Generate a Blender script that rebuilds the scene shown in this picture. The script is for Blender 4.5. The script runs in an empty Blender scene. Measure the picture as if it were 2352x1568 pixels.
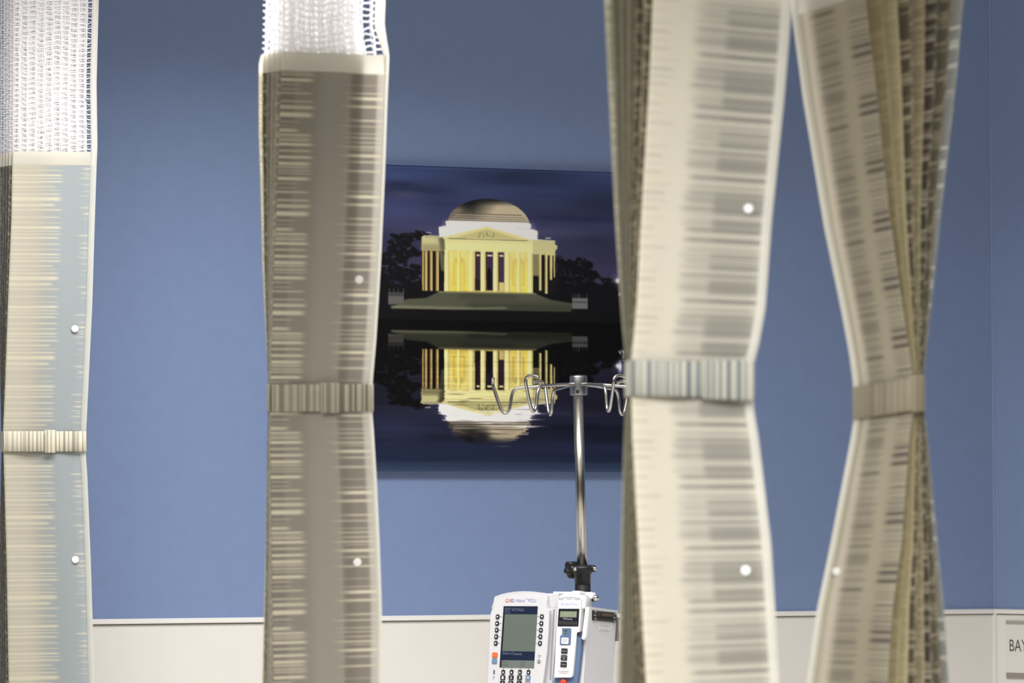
import bpy, bmesh, math, random
import numpy as np
from mathutils import Vector, Matrix

random.seed(7)
rng = np.random.default_rng(11)
scene = bpy.context.scene
COL = scene.collection

# ------------------------------------------------------------------ camera
F = 7200.0                       # focal length in pixels of the 2352 x 1568 frame
CX, CY = 1176.0, 784.0
EYE = 1.25
PITCH = math.atan(366.0 / F)
cp, sp = math.cos(PITCH), math.sin(PITCH)
cam_data = bpy.data.cameras.new('camera')
cam = bpy.data.objects.new('camera', cam_data)
COL.objects.link(cam)
cam.location = (0, 0, EYE)
cam.rotation_euler = (math.pi / 2 + PITCH, 0, 0)
cam_data.sensor_width = 36.0
cam_data.lens = F / 2352.0 * 36.0
cam_data.dof.use_dof = True
cam_data.dof.focus_distance = 6.1
cam_data.dof.aperture_fstop = 6.0
cam_data.clip_start = 0.1
scene.camera = cam

# ------------------------------------------------------------------ world, lights, exposure
world = bpy.data.worlds.new('world')
scene.world = world
world.use_nodes = True
bgn = world.node_tree.nodes['Background']
bgn.inputs[0].default_value = (0.90, 0.95, 1.0, 1)
bgn.inputs[1].default_value = 0.045


def area_light(name, loc, size, energy, color, rot=(0, 0, 0), spread=180):
    d = bpy.data.lights.new(name, 'AREA')
    d.shape = 'RECTANGLE'
    d.size, d.size_y = size
    d.energy = energy
    d.color = color
    d.spread = math.radians(spread)
    o = bpy.data.objects.new(name, d)
    o.location = loc
    o.rotation_euler = rot
    COL.objects.link(o)
    return o


area_light('bay_ceiling_light', (-0.32, 5.10, 2.47), (1.2, 0.6), 38, (1.0, 0.985, 0.96), spread=156)
area_light('bay_ceiling_light_right', (0.90, 4.75, 2.47), (1.2, 0.6), 25, (1.0, 0.985, 0.955), spread=112)
area_light('ward_ceiling_light', (0.75, 2.25, 2.47), (1.2, 0.6), 64, (1.0, 0.985, 0.96), spread=150)
area_light('ward_fill_light_left', (-1.10, 2.55, 2.47), (1.2, 0.6), 72, (1.0, 0.985, 0.96), spread=150)  # unseen fill, added to brighten the front of the taupe curtain

scene.view_settings.view_transform = 'Standard'
scene.view_settings.look = 'None'
scene.view_settings.exposure = 0.0
scene.view_settings.gamma = 1.0
scene.view_settings.use_curve_mapping = False
scene.cycles.use_denoising = True
scene.cycles.max_bounces = 8
scene.cycles.transparent_max_bounces = 16


# ------------------------------------------------------------------ helpers
def ray(px, py):
    u, v = (px - CX) / F, (CY - py) / F
    return Vector((u, cp - v * sp, sp + v * cp))


def at(px, py, Y):
    """the point at distance Y straight ahead that shows at a place of the photograph"""
    d = ray(px, py)
    return Vector((0, 0, EYE)) + d * (Y / d.y)


def row_of(z, Y):
    zc = Y * cp + (z - EYE) * sp
    return CY - F * ((z - EYE) * cp - Y * sp) / zc


def x_of(px, z, Y):
    return (px - CX) / F * (Y * cp + (z - EYE) * sp)


def lin(c):
    c = np.asarray(c, dtype=np.float64) / 255.0
    return np.where(c <= 0.04045, c / 12.92, ((c + 0.055) / 1.055) ** 2.4)


MATS = {}


def mat(name, rgb, rough=0.5, metal=0.0, noise=0.0, nscale=60.0, bump=0.0, coat=0.0, spec=0.5):
    if name in MATS:
        return MATS[name]
    m = bpy.data.materials.new(name)
    m.use_nodes = True
    nt = m.node_tree
    b = nt.nodes['Principled BSDF']
    c = lin(rgb)
    b.inputs['Base Color'].default_value = (*c, 1)
    b.inputs['Roughness'].default_value = rough
    b.inputs['Metallic'].default_value = metal
    b.inputs['Coat Weight'].default_value = coat
    b.inputs['Specular IOR Level'].default_value = spec
    if noise or bump:
        tc = nt.nodes.new('ShaderNodeTexCoord')
        n = nt.nodes.new('ShaderNodeTexNoise')
        n.inputs['Scale'].default_value = nscale
        n.inputs['Detail'].default_value = 4
        nt.links.new(tc.outputs['Object'], n.inputs['Vector'])
        if noise:
            r = nt.nodes.new('ShaderNodeValToRGB')
            r.color_ramp.elements[0].position = 0.3
            r.color_ramp.elements[1].position = 0.7
            r.color_ramp.elements[0].color = (*(c * (1 - noise)), 1)
            r.color_ramp.elements[1].color = (*np.minimum(c * (1 + noise), 1), 1)
            nt.links.new(n.outputs['Fac'], r.inputs['Fac'])
            nt.links.new(r.outputs['Color'], b.inputs['Base Color'])
        if bump:
            bp = nt.nodes.new('ShaderNodeBump')
            bp.inputs['Strength'].default_value = bump
            bp.inputs['Distance'].default_value = 0.002
            nt.links.new(n.outputs['Fac'], bp.inputs['Height'])
            nt.links.new(bp.outputs['Normal'], b.inputs['Normal'])
    MATS[name] = m
    return m


def cloth_mat(name, translucent=0.35, attr=None, rgb=(230, 226, 215), weave=0.06):
    """matt cloth that lets some light through; its print and any painted pleat shade come from the colour attribute"""
    m = bpy.data.materials.new(name)
    m.use_nodes = True
    nt = m.node_tree
    nt.nodes.clear()
    out = nt.nodes.new('ShaderNodeOutputMaterial')
    mix = nt.nodes.new('ShaderNodeMixShader')
    mix.inputs[0].default_value = translucent
    dif = nt.nodes.new('ShaderNodeBsdfDiffuse')
    tra = nt.nodes.new('ShaderNodeBsdfTranslucent')
    if attr:
        col = nt.nodes.new('ShaderNodeAttribute')
        col.attribute_name = attr
        src = col.outputs['Color']
    else:
        col = nt.nodes.new('ShaderNodeRGB')
        col.outputs[0].default_value = (*lin(rgb), 1)
        src = col.outputs[0]
    tc = nt.nodes.new('ShaderNodeTexCoord')
    mp = nt.nodes.new('ShaderNodeMapping')
    mp.inputs['Rotation'].default_value = (0, math.radians(35), 0)
    wv = nt.nodes.new('ShaderNodeTexWave')
    wv.inputs['Scale'].default_value = 160
    wv.inputs['Distortion'].default_value = 0.6
    nt.links.new(tc.outputs['Object'], mp.inputs['Vector'])
    nt.links.new(mp.outputs['Vector'], wv.inputs['Vector'])
    mr = nt.nodes.new('ShaderNodeMapRange')
    mr.inputs['To Min'].default_value = 1.0 - weave
    mr.inputs['To Max'].default_value = 1.0 + weave * 0.5
    nt.links.new(wv.outputs['Fac'], mr.inputs['Value'])
    mul = nt.nodes.new('ShaderNodeMix')
    mul.data_type = 'RGBA'
    mul.blend_type = 'MULTIPLY'
    mul.inputs[0].default_value = 1.0
    nt.links.new(src, mul.inputs[6])
    nt.links.new(mr.outputs['Result'], mul.inputs[7])
    for s in (dif, tra):
        nt.links.new(mul.outputs[2], s.inputs['Color'])
    nt.links.new(dif.outputs[0], mix.inputs[1])
    nt.links.new(tra.outputs[0], mix.inputs[2])
    nt.links.new(mix.outputs[0], out.inputs[0])
    return m


def link(name, mesh, m, parent=None, smooth=False):
    o = bpy.data.objects.new(name, mesh)
    if m is not None:
        mesh.materials.append(m)
    COL.objects.link(o)
    if parent is not None:
        o.parent = parent
    if smooth:
        mesh.polygons.foreach_set('use_smooth', np.ones(len(mesh.polygons), dtype=bool))
    return o


def empty(name, loc=(0, 0, 0), rot=None):
    o = bpy.data.objects.new(name, None)
    o.empty_display_size = 0.05
    COL.objects.link(o)
    if rot is not None:
        o.matrix_world = Matrix.Translation(loc) @ rot.to_4x4()
    else:
        o.location = loc
    return o


def tag(o, label=None, cat=None, group=None, kind=None):
    for k, v in (('label', label), ('category', cat), ('group', group), ('kind', kind)):
        if v:
            o[k] = v
    return o


def bm_obj(name, bm, m, parent=None, smooth=False):
    me = bpy.data.meshes.new(name)
    bmesh.ops.recalc_face_normals(bm, faces=bm.faces)
    bm.to_mesh(me)
    bm.free()
    return link(name, me, m, parent, smooth)


def grid_obj(name, P, m, parent=None, color=None, closed=False, smooth=True):
    """P rows x cols x 3; colour rows x cols x 3 (linear)"""
    nr, nc = P.shape[:2]
    idx = np.arange(nr * nc).reshape(nr, nc)
    if closed:
        nxt = np.roll(idx, -1, axis=1)
        q = np.stack([idx[:-1], nxt[:-1], nxt[1:], idx[1:]], axis=-1).reshape(-1, 4)
    else:
        q = np.stack([idx[:-1, :-1], idx[:-1, 1:], idx[1:, 1:], idx[1:, :-1]], axis=-1).reshape(-1, 4)
    me = bpy.data.meshes.new(name)
    me.vertices.add(nr * nc)
    me.vertices.foreach_set('co', P.reshape(-1).astype(np.float32))
    me.loops.add(q.size)
    me.loops.foreach_set('vertex_index', q.reshape(-1).astype(np.int32))
    me.polygons.add(len(q))
    me.polygons.foreach_set('loop_start', np.arange(0, q.size, 4, dtype=np.int32))
    me.update(calc_edges=True)
    if color is not None:
        a = me.color_attributes.new('print_colour', 'FLOAT_COLOR', 'POINT')
        c4 = np.ones((nr * nc, 4), dtype=np.float32)
        c4[:, :3] = color.reshape(-1, 3)
        a.data.foreach_set('color', c4.reshape(-1))
    return link(name, me, m, parent, smooth)


def quads_obj(name, verts, m, parent=None):
    """verts n x 4 x 3: separate quads in one mesh"""
    n = len(verts)
    me = bpy.data.meshes.new(name)
    me.vertices.add(n * 4)
    me.vertices.foreach_set('co', verts.reshape(-1).astype(np.float32))
    me.loops.add(n * 4)
    me.loops.foreach_set('vertex_index', np.arange(n * 4, dtype=np.int32))
    me.polygons.add(n)
    me.polygons.foreach_set('loop_start', np.arange(0, n * 4, 4, dtype=np.int32))
    me.update(calc_edges=True)
    return link(name, me, m, parent)


def tube_bm(bm, pts, r, seg=12, cap=True):
    """a round tube swept along points, r a number or one per point"""
    pts = [Vector(p) for p in pts]
    n = len(pts)
    rs = r if isinstance(r, (list, tuple)) else [r] * n
    rings = []
    ref = Vector((0.31, 0.17, 0.93))
    t0 = (pts[1] - pts[0]).normalized()
    a = t0.cross(ref).normalized()
    for i in range(n):
        t = (pts[min(i + 1, n - 1)] - pts[max(i - 1, 0)]).normalized()
        a = (a - t * a.dot(t)).normalized()
        b = t.cross(a)
        ring = [bm.verts.new(pts[i] + (a * math.cos(k * 2 * math.pi / seg) + b * math.sin(k * 2 * math.pi / seg)) * rs[i])
                for k in range(seg)]
        rings.append(ring)
    for i in range(n - 1):
        for k in range(seg):
            bm.faces.new((rings[i][k], rings[i][(k + 1) % seg], rings[i + 1][(k + 1) % seg], rings[i + 1][k]))
    if cap:
        bm.faces.new(rings[0][::-1])
        bm.faces.new(rings[-1])
    return rings


def smooth_path(pts, n=8):
    """Catmull-Rom through the points"""
    pts = [Vector(p) for p in pts]
    out = []
    for i in range(len(pts) - 1):
        p0, p1, p2, p3 = pts[max(i - 1, 0)], pts[i], pts[i + 1], pts[min(i + 2, len(pts) - 1)]
        for k in range(n):
            t = k / n
            out.append(0.5 * ((2 * p1) + (p2 - p0) * t + (2 * p0 - 5 * p1 + 4 * p2 - p3) * t * t
                              + (3 * p1 - p0 - 3 * p2 + p3) * t ** 3))
    out.append(pts[-1])
    return out


def lathe_bm(bm, prof, seg=24, M=None):
    """profile (radius, height) turned about z"""
    rings = []
    for r, h in prof:
        ring = []
        for k in range(seg):
            p = Vector((r * math.cos(2 * math.pi * k / seg), r * math.sin(2 * math.pi * k / seg), h))
            ring.append(bm.verts.new(M @ p if M is not None else p))
        rings.append(ring)
    for i in range(len(rings) - 1):
        for k in range(seg):
            bm.faces.new((rings[i][k], rings[i][(k + 1) % seg], rings[i + 1][(k + 1) % seg], rings[i + 1][k]))
    bm.faces.new(rings[0][::-1])
    bm.faces.new(rings[-1])


def prism_bm(bm, pts, y0, y1, bevel=0.0, segs=2):
    """outline (x, z) pushed from the front y0 back to y1, its front rim rounded"""
    f = [bm.verts.new((p[0], y0, p[1])) for p in pts]
    b = [bm.verts.new((p[0], y1, p[1])) for p in pts]
    n = len(pts)
    ff = bm.faces.new(f)
    bm.faces.new(b[::-1])
    for i in range(n):
        bm.faces.new((f[i], b[i], b[(i + 1) % n], f[(i + 1) % n]))
    if bevel:
        bmesh.ops.bevel(bm, geom=list(ff.edges), offset=bevel, segments=segs, profile=0.6, affect='EDGES', clamp_overlap=True)


def prism(name, pts, y0, y1, m, parent, bevel=0.0, segs=2, smooth=False):
    bm = bmesh.new()
    prism_bm(bm, pts, y0, y1, bevel, segs)
    return bm_obj(name, bm, m, parent, smooth)


def rrect(cx, cz, w, h, r, n=4):
    r = min(r, w / 2 - 1e-6, h / 2 - 1e-6)
    out = []
    for (sx, sz, a0) in ((1, 1, 0), (-1, 1, 90), (-1, -1, 180), (1, -1, 270)):
        for k in range(n + 1):
            a = math.radians(a0 + 90 * k / n)
            out.append((cx + sx * (w / 2 - r) + r * math.cos(a), cz + sz * (h / 2 - r) + r * math.sin(a)))
    return out


def disc(cx, cz, r, n=20):
    return [(cx + r * math.cos(2 * math.pi * k / n), cz + r * math.sin(2 * math.pi * k / n)) for k in range(n)]


def box_bm(bm, x0, x1, y0, y1, z0, z1, M=None):
    vs = [Vector((x, y, z)) for x in (x0, x1) for y in (y0, y1) for z in (z0, z1)]
    if M is not None:
        vs = [M @ v for v in vs]
    v = [bm.verts.new(p) for p in vs]
    for f in ((0, 1, 3, 2), (4, 6, 7, 5), (0, 4, 5, 1), (2, 3, 7, 6), (0, 2, 6, 4), (1, 5, 7, 3)):
        bm.faces.new([v[i] for i in f])


def text_obj(name, s, cx, cz, cap, m, parent, y=-0.0003, width=None, align='CENTER', slant=0.0, bold=0.0):
    """flat lettering in the local x-z plane, centred on (cx, cz); cap = capital height"""
    cu = bpy.data.curves.new(name, 'FONT')
    cu.body = s
    cu.align_x = 'CENTER'
    cu.size = 1.0
    cu.offset = bold
    cu.resolution_u = 3
    cu.extrude = 0.0
    t = bpy.data.objects.new(name + '_curve', cu)
    COL.objects.link(t)
    bpy.context.view_layer.update()
    me = bpy.data.meshes.new_from_object(t.evaluated_get(bpy.context.evaluated_depsgraph_get()))
    bpy.data.objects.remove(t)
    bpy.data.curves.remove(cu)
    n = len(me.vertices)
    co = np.zeros(n * 3, dtype=np.float32)
    me.vertices.foreach_get('co', co)
    co = co.reshape(-1, 3)
    x, z = co[:, 0].copy(), co[:, 1].copy()
    k = cap / 0.69
    x0, x1 = x.min(), x.max()
    kx = k if width is None else width / (x1 - x0)
    xm = (x0 + x1) / 2
    zz = z * k - cap / 2
    co[:, 0] = cx + (x - xm) * kx + slant * zz
    co[:, 1] = y
    co[:, 2] = cz + zz
    me.vertices.foreach_set('co', co.reshape(-1))
    me.materials.clear()
    me.update()
    me.name = name
    o = link(name, me, m, parent)
    md = o.modifiers.new('thickness', 'SOLIDIFY')
    md.thickness = 0.00015
    return o


# ------------------------------------------------------------------ the room
WT = Vector((0.9522, 0.3056, 0))          # along the back wall, to the right
WN = Vector((0.3056, -0.9522, 0))         # out of the back wall, into the room
W0 = Vector((0, 6.70, 0))
M_WALL = Matrix(((WT.x, -WN.x, 0, W0.x), (WT.y, -WN.y, 0, W0.y), (0, 0, 1, 0), (0, 0, 0, 1)))   # local: x along, y into the wall, z up


def wall_hit(px, py):
    d = ray(px, py)
    o = Vector((0, 0, EYE))
    k = (W0 - o).dot(WN) / d.dot(WN)
    p = o + d * k
    return (p - W0).dot(WT), p.z


S_CORNER, _ = wall_hit(2281, 1000)
CORNER = W0 + WT * S_CORNER
RT = Vector((0.848, -0.530, 0))
RN = Vector((-0.530, -0.848, 0))
M_RIGHT = Matrix(((RT.x, -RN.x, 0, CORNER.x), (RT.y, -RN.y, 0, CORNER.y), (0, 0, 1, 0), (0, 0, 0, 1)))
CEIL = 2.50
RAIL_Z = wall_hit(1150, 1416.5)[1]

m_blue = mat('blue_wall_paint', (126, 146, 188), 0.75, noise=0.02, nscale=35, bump=0.08)
m_wains = mat('white_wall_panel', (240, 237, 232), 0.45, noise=0.01, nscale=20)
m_rail = mat('white_rail_plastic', (244, 242, 238), 0.35)
m_floor = mat('pale_vinyl_floor', (200, 196, 190), 0.4, noise=0.04, nscale=12)
m_ceil = mat('white_ceiling', (225, 225, 220), 0.9, noise=0.03, nscale=50)

LEFT_S = -2.6


def wall_piece(name, M, s0, s1, y0, y1, z0, z1, m, parent=None, kind='structure'):
    bm = bmesh.new()
    box_bm(bm, s0, s1, y0, y1, z0, z1, M)
    o = bm_obj(name, bm, m, parent)
    if kind and parent is None:
        o['kind'] = kind
    return o


wall_back = wall_piece('wall_back', M_WALL, LEFT_S, S_CORNER, 0, 0.10, 0, CEIL, m_blue)
wall_right = wall_piece('wall_right', M_RIGHT, 0, 1.6, 0, 0.10, 0, CEIL, m_blue)
wall_piece('wainscot_panel', M_WALL, LEFT_S, S_CORNER - 0.001, -0.004, 0, 0.10, RAIL_Z - 0.006, m_wains, wall_back)
wall_piece('wainscot_panel', M_RIGHT, 0.001, 1.6, -0.004, 0, 0.10, RAIL_Z - 0.006, m_wains, wall_right)


def cap_rail(name, M, s0, s1):
    # a thin cap moulding: flat face, rounded top, and a shadow lip below
    bm = bmesh.new()
    prof = [(0, 0.0055), (-0.006, 0.0055), (-0.010, 0.0035), (-0.0105, -0.0035), (-0.0095, -0.0050), (-0.007, -0.0052), (0, -0.0052)]
    ends = []
    for s in (s0, s1):
        ends.append([bm.verts.new(M @ Vector((s, y, RAIL_Z + z))) for y, z in prof])
    n = len(prof)
    for i in range(n):
        bm.faces.new((ends[0][i], ends[1][i], ends[1][(i + 1) % n], ends[0][(i + 1) % n]))
    bm.faces.new(ends[0]); bm.faces.new(ends[1][::-1])
    return tag(bm_obj(name, bm, m_rail), kind='structure')


cap_rail('trim_1', M_WALL, LEFT_S, S_CORNER - 0.003)
cap_rail('trim_2', M_RIGHT, 0.003, 1.6)
m_rail_shadow = mat('rail_shadow_tone', (92, 88, 78), 0.8)  # dark strips below the rails paint the shadow of their overhang
wall_piece('rail_shadow_back', M_WALL, LEFT_S, S_CORNER - 0.004, -0.0062, -0.0035, RAIL_Z - 0.0072, RAIL_Z - 0.0050, m_rail_shadow)
wall_piece('rail_shadow_right', M_RIGHT, 0.004, 1.6, -0.0062, -0.0035, RAIL_Z - 0.0072, RAIL_Z - 0.0050, m_rail_shadow)
wall_piece('baseboard_back', M_WALL, LEFT_S, S_CORNER, -0.012, 0, 0, 0.10, mat('grey_baseboard', (120, 122, 124), 0.5))
wall_piece('baseboard_right', M_RIGHT, 0, 1.6, -0.012, 0, 0, 0.10, MATS['grey_baseboard'])
# the corner bead
bm = bmesh.new()
tube_bm(bm, [CORNER + Vector((0, -0.0012, RAIL_Z + 0.006)), CORNER + Vector((0, -0.0012, CEIL))], 0.0016, 8)
tag(bm_obj('trim_5', bm, mat('corner_bead_blue', (150, 168, 204), 0.6)), kind='structure')
bm = bmesh.new()
tube_bm(bm, [CORNER + Vector((0, -0.004, 0.10)), CORNER + Vector((0, -0.004, RAIL_Z + 0.0055))], 0.006, 8)
tag(bm_obj('trim_6', bm, m_wains), kind='structure')

bm = bmesh.new(); box_bm(bm, -4, 4, -1.5, 8.5, -0.05, 0)
tag(bm_obj('floor', bm, m_floor), kind='structure')
bm = bmesh.new(); box_bm(bm, -4, 4, -1.5, 8.5, CEIL, CEIL + 0.05)
tag(bm_obj('ceiling', bm, m_ceil), kind='structure')


# ------------------------------------------------------------------ the bay sign on the right wall
def right_hit(px, py):
    d = ray(px, py)
    o = Vector((0, 0, EYE))
    k = (CORNER - o).dot(RN) / d.dot(RN)
    p = o + d * k
    return (p - CORNER).dot(RT), p.z


sx0, sz1 = right_hit(2313, 1424)
_, sz0 = right_hit(2313, 1557)
sign = empty('bay_sign')
sign.matrix_world = M_RIGHT
tag(sign, 'white bay sign with grey bars on the white panel right of the corner', 'sign')
SW = 0.30
m_signw = mat('sign_white', (238, 236, 230), 0.4)
m_signg = mat('sign_grey', (176, 172, 166), 0.4)
m_ink = mat('sign_ink', (78, 72, 66), 0.6)
prism('sign_plate', rrect(sx0 + SW / 2, (sz0 + sz1) / 2, SW, sz1 - sz0, 0.002), -0.0075, -0.004, m_signw, sign, 0.0008)
b0 = right_hit(2313, 1433)[1]
b1 = right_hit(2313, 1543.5)[1]
prism('sign_bar', rrect(sx0 + SW / 2, (sz1 + b0) / 2, SW - 0.0006, sz1 - b0, 0.0005), -0.0082, -0.0074, m_signg, sign)
prism('sign_bar', rrect(sx0 + SW / 2, (sz0 + b1) / 2, SW - 0.0006, b1 - sz0, 0.0005), -0.0082, -0.0074, mat('sign_grey_dark', (158, 150, 144), 0.4), sign)
tA = right_hit(2322, 1481)
tW = right_hit(2363, 1481)[0] - tA[0]
text_obj('lettering', 'BAY', tA[0] + tW / 2, right_hit(2322, 1481)[1], right_hit(2322, 1467.5)[1] - right_hit(2322, 1494.5)[1], m_ink, sign, y=-0.0079, width=tW)


# ------------------------------------------------------------------ the wall picture: a print drawn in numbers
class Win:
    """a mask over part of the canvas"""
    def __init__(s, c, y0, y1, x0, x1, a):
        s.c, s.y0, s.y1, s.x0, s.x1, s.a = c, y0, y1, x0, x1, a

    def full(s):
        m = np.zeros((s.c.h, s.c.w))
        m[s.y0:s.y1, s.x0:s.x1] = s.a
        return m

    def __mul__(s, k):
        if isinstance(k, Win):
            k = k.full()
        if isinstance(k, np.ndarray):
            k = k[s.y0:s.y1, s.x0:s.x1]
        return Win(s.c, s.y0, s.y1, s.x0, s.x1, s.a * k)


class Canvas:
    def __init__(s, x0, y0, w, h, ss=2):
        s.x0, s.y0, s.ss = x0, y0, ss
        s.h, s.w = int(h * ss), int(w * ss)
        s.img = np.zeros((s.h, s.w, 3))
        s.X = (np.arange(s.w) + 0.5) / ss + x0
        s.Y = (np.arange(s.h) + 0.5) / ss + y0
        s.XX, s.YY = np.meshgrid(s.X, s.Y)

    def put(s, mask, color):
        if not isinstance(mask, Win):
            mask = Win(s, 0, s.h, 0, s.w, mask)
        w = s.img[mask.y0:mask.y1, mask.x0:mask.x1]
        w += (np.asarray(color, dtype=float) - w) * mask.a[..., None]

    def window(s, xa, xb, ya, yb, pad):
        return (int(np.clip((ya - pad - s.y0) * s.ss, 0, s.h)), int(np.clip((yb + pad - s.y0) * s.ss + 1, 0, s.h)),
                int(np.clip((xa - pad - s.x0) * s.ss, 0, s.w)), int(np.clip((xb + pad - s.x0) * s.ss + 1, 0, s.w)))

    def poly(s, pts, blur=0.0):
        xs, ys = [p[0] for p in pts], [p[1] for p in pts]
        y0, y1, x0, x1 = s.window(min(xs), max(xs), min(ys), max(ys), blur * 3 + 1)
        if y1 <= y0 or x1 <= x0:
            return Win(s, 0, 0, 0, 0, np.zeros((0, 0)))
        X, Y = s.X[x0:x1], s.Y[y0:y1]
        m = np.zeros((y1 - y0, x1 - x0), dtype=bool)
        n = len(pts)
        for i in range(n):
            (xa, ya), (xb, yb) = pts[i], pts[(i + 1) % n]
            if ya == yb:
                continue
            rows = (Y >= min(ya, yb)) & (Y < max(ya, yb))
            xi = xa + (Y[rows] - ya) * (xb - xa) / (yb - ya)
            m[rows] ^= X[None, :] < xi[:, None]
        m = m.astype(float)
        return Win(s, y0, y1, x0, x1, s.blur(m, blur) if blur else m)

    def rect(s, x0, y0, x1, y1, blur=0.0):
        return s.poly([(x0, y0), (x1, y0), (x1, y1), (x0, y1)], blur)

    def ell(s, cx, cy, rx, ry, soft=0.0):
        y0, y1, x0, x1 = s.window(cx - rx, cx + rx, cy - ry, cy + ry, 1)
        d = np.sqrt(((s.X[None, x0:x1] - cx) / rx) ** 2 + ((s.Y[y0:y1, None] - cy) / ry) ** 2)
        a = np.clip((1 - d) / soft, 0, 1) if soft else (d < 1).astype(float)
        return Win(s, y0, y1, x0, x1, a)

    def blur(s, m, sig):
        sig *= s.ss
        r = max(1, int(sig * 2.5))
        k = np.exp(-0.5 * (np.arange(-r, r + 1) / sig) ** 2)
        k /= k.sum()
        for ax in (0, 1):
            p = np.pad(m, [(r, r) if a == ax else (0, 0) for a in range(m.ndim)], mode='edge')
            o = np.zeros_like(m)
            for i, w in enumerate(k):
                o += w * (p[i:i + m.shape[0]] if ax == 0 else p[:, i:i + m.shape[1]])
            m = o
        return m

    def noise(s, cx, cy, seed):
        r = np.random.default_rng(seed)
        ny, nx = int(s.h / s.ss / cy) + 3, int(s.w / s.ss / cx) + 3
        g = r.random((ny, nx))
        fy, fx = (s.Y - s.y0) / cy, (s.X - s.x0) / cx
        iy, ix = fy.astype(int), fx.astype(int)
        ty, tx = (fy - iy)[:, None], (fx - ix)[None, :]
        ty, tx = ty * ty * (3 - 2 * ty), tx * tx * (3 - 2 * tx)
        a, b = g[np.ix_(iy, ix)], g[np.ix_(iy, ix + 1)]
        c, d = g[np.ix_(iy + 1, ix)], g[np.ix_(iy + 1, ix + 1)]
        return (a * (1 - tx) + b * tx) * (1 - ty) + (c * (1 - tx) + d * tx) * ty


PX0, PX1, PY0, PY1 = 640.0, 1605.0, 388.0, 1083.0


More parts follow.
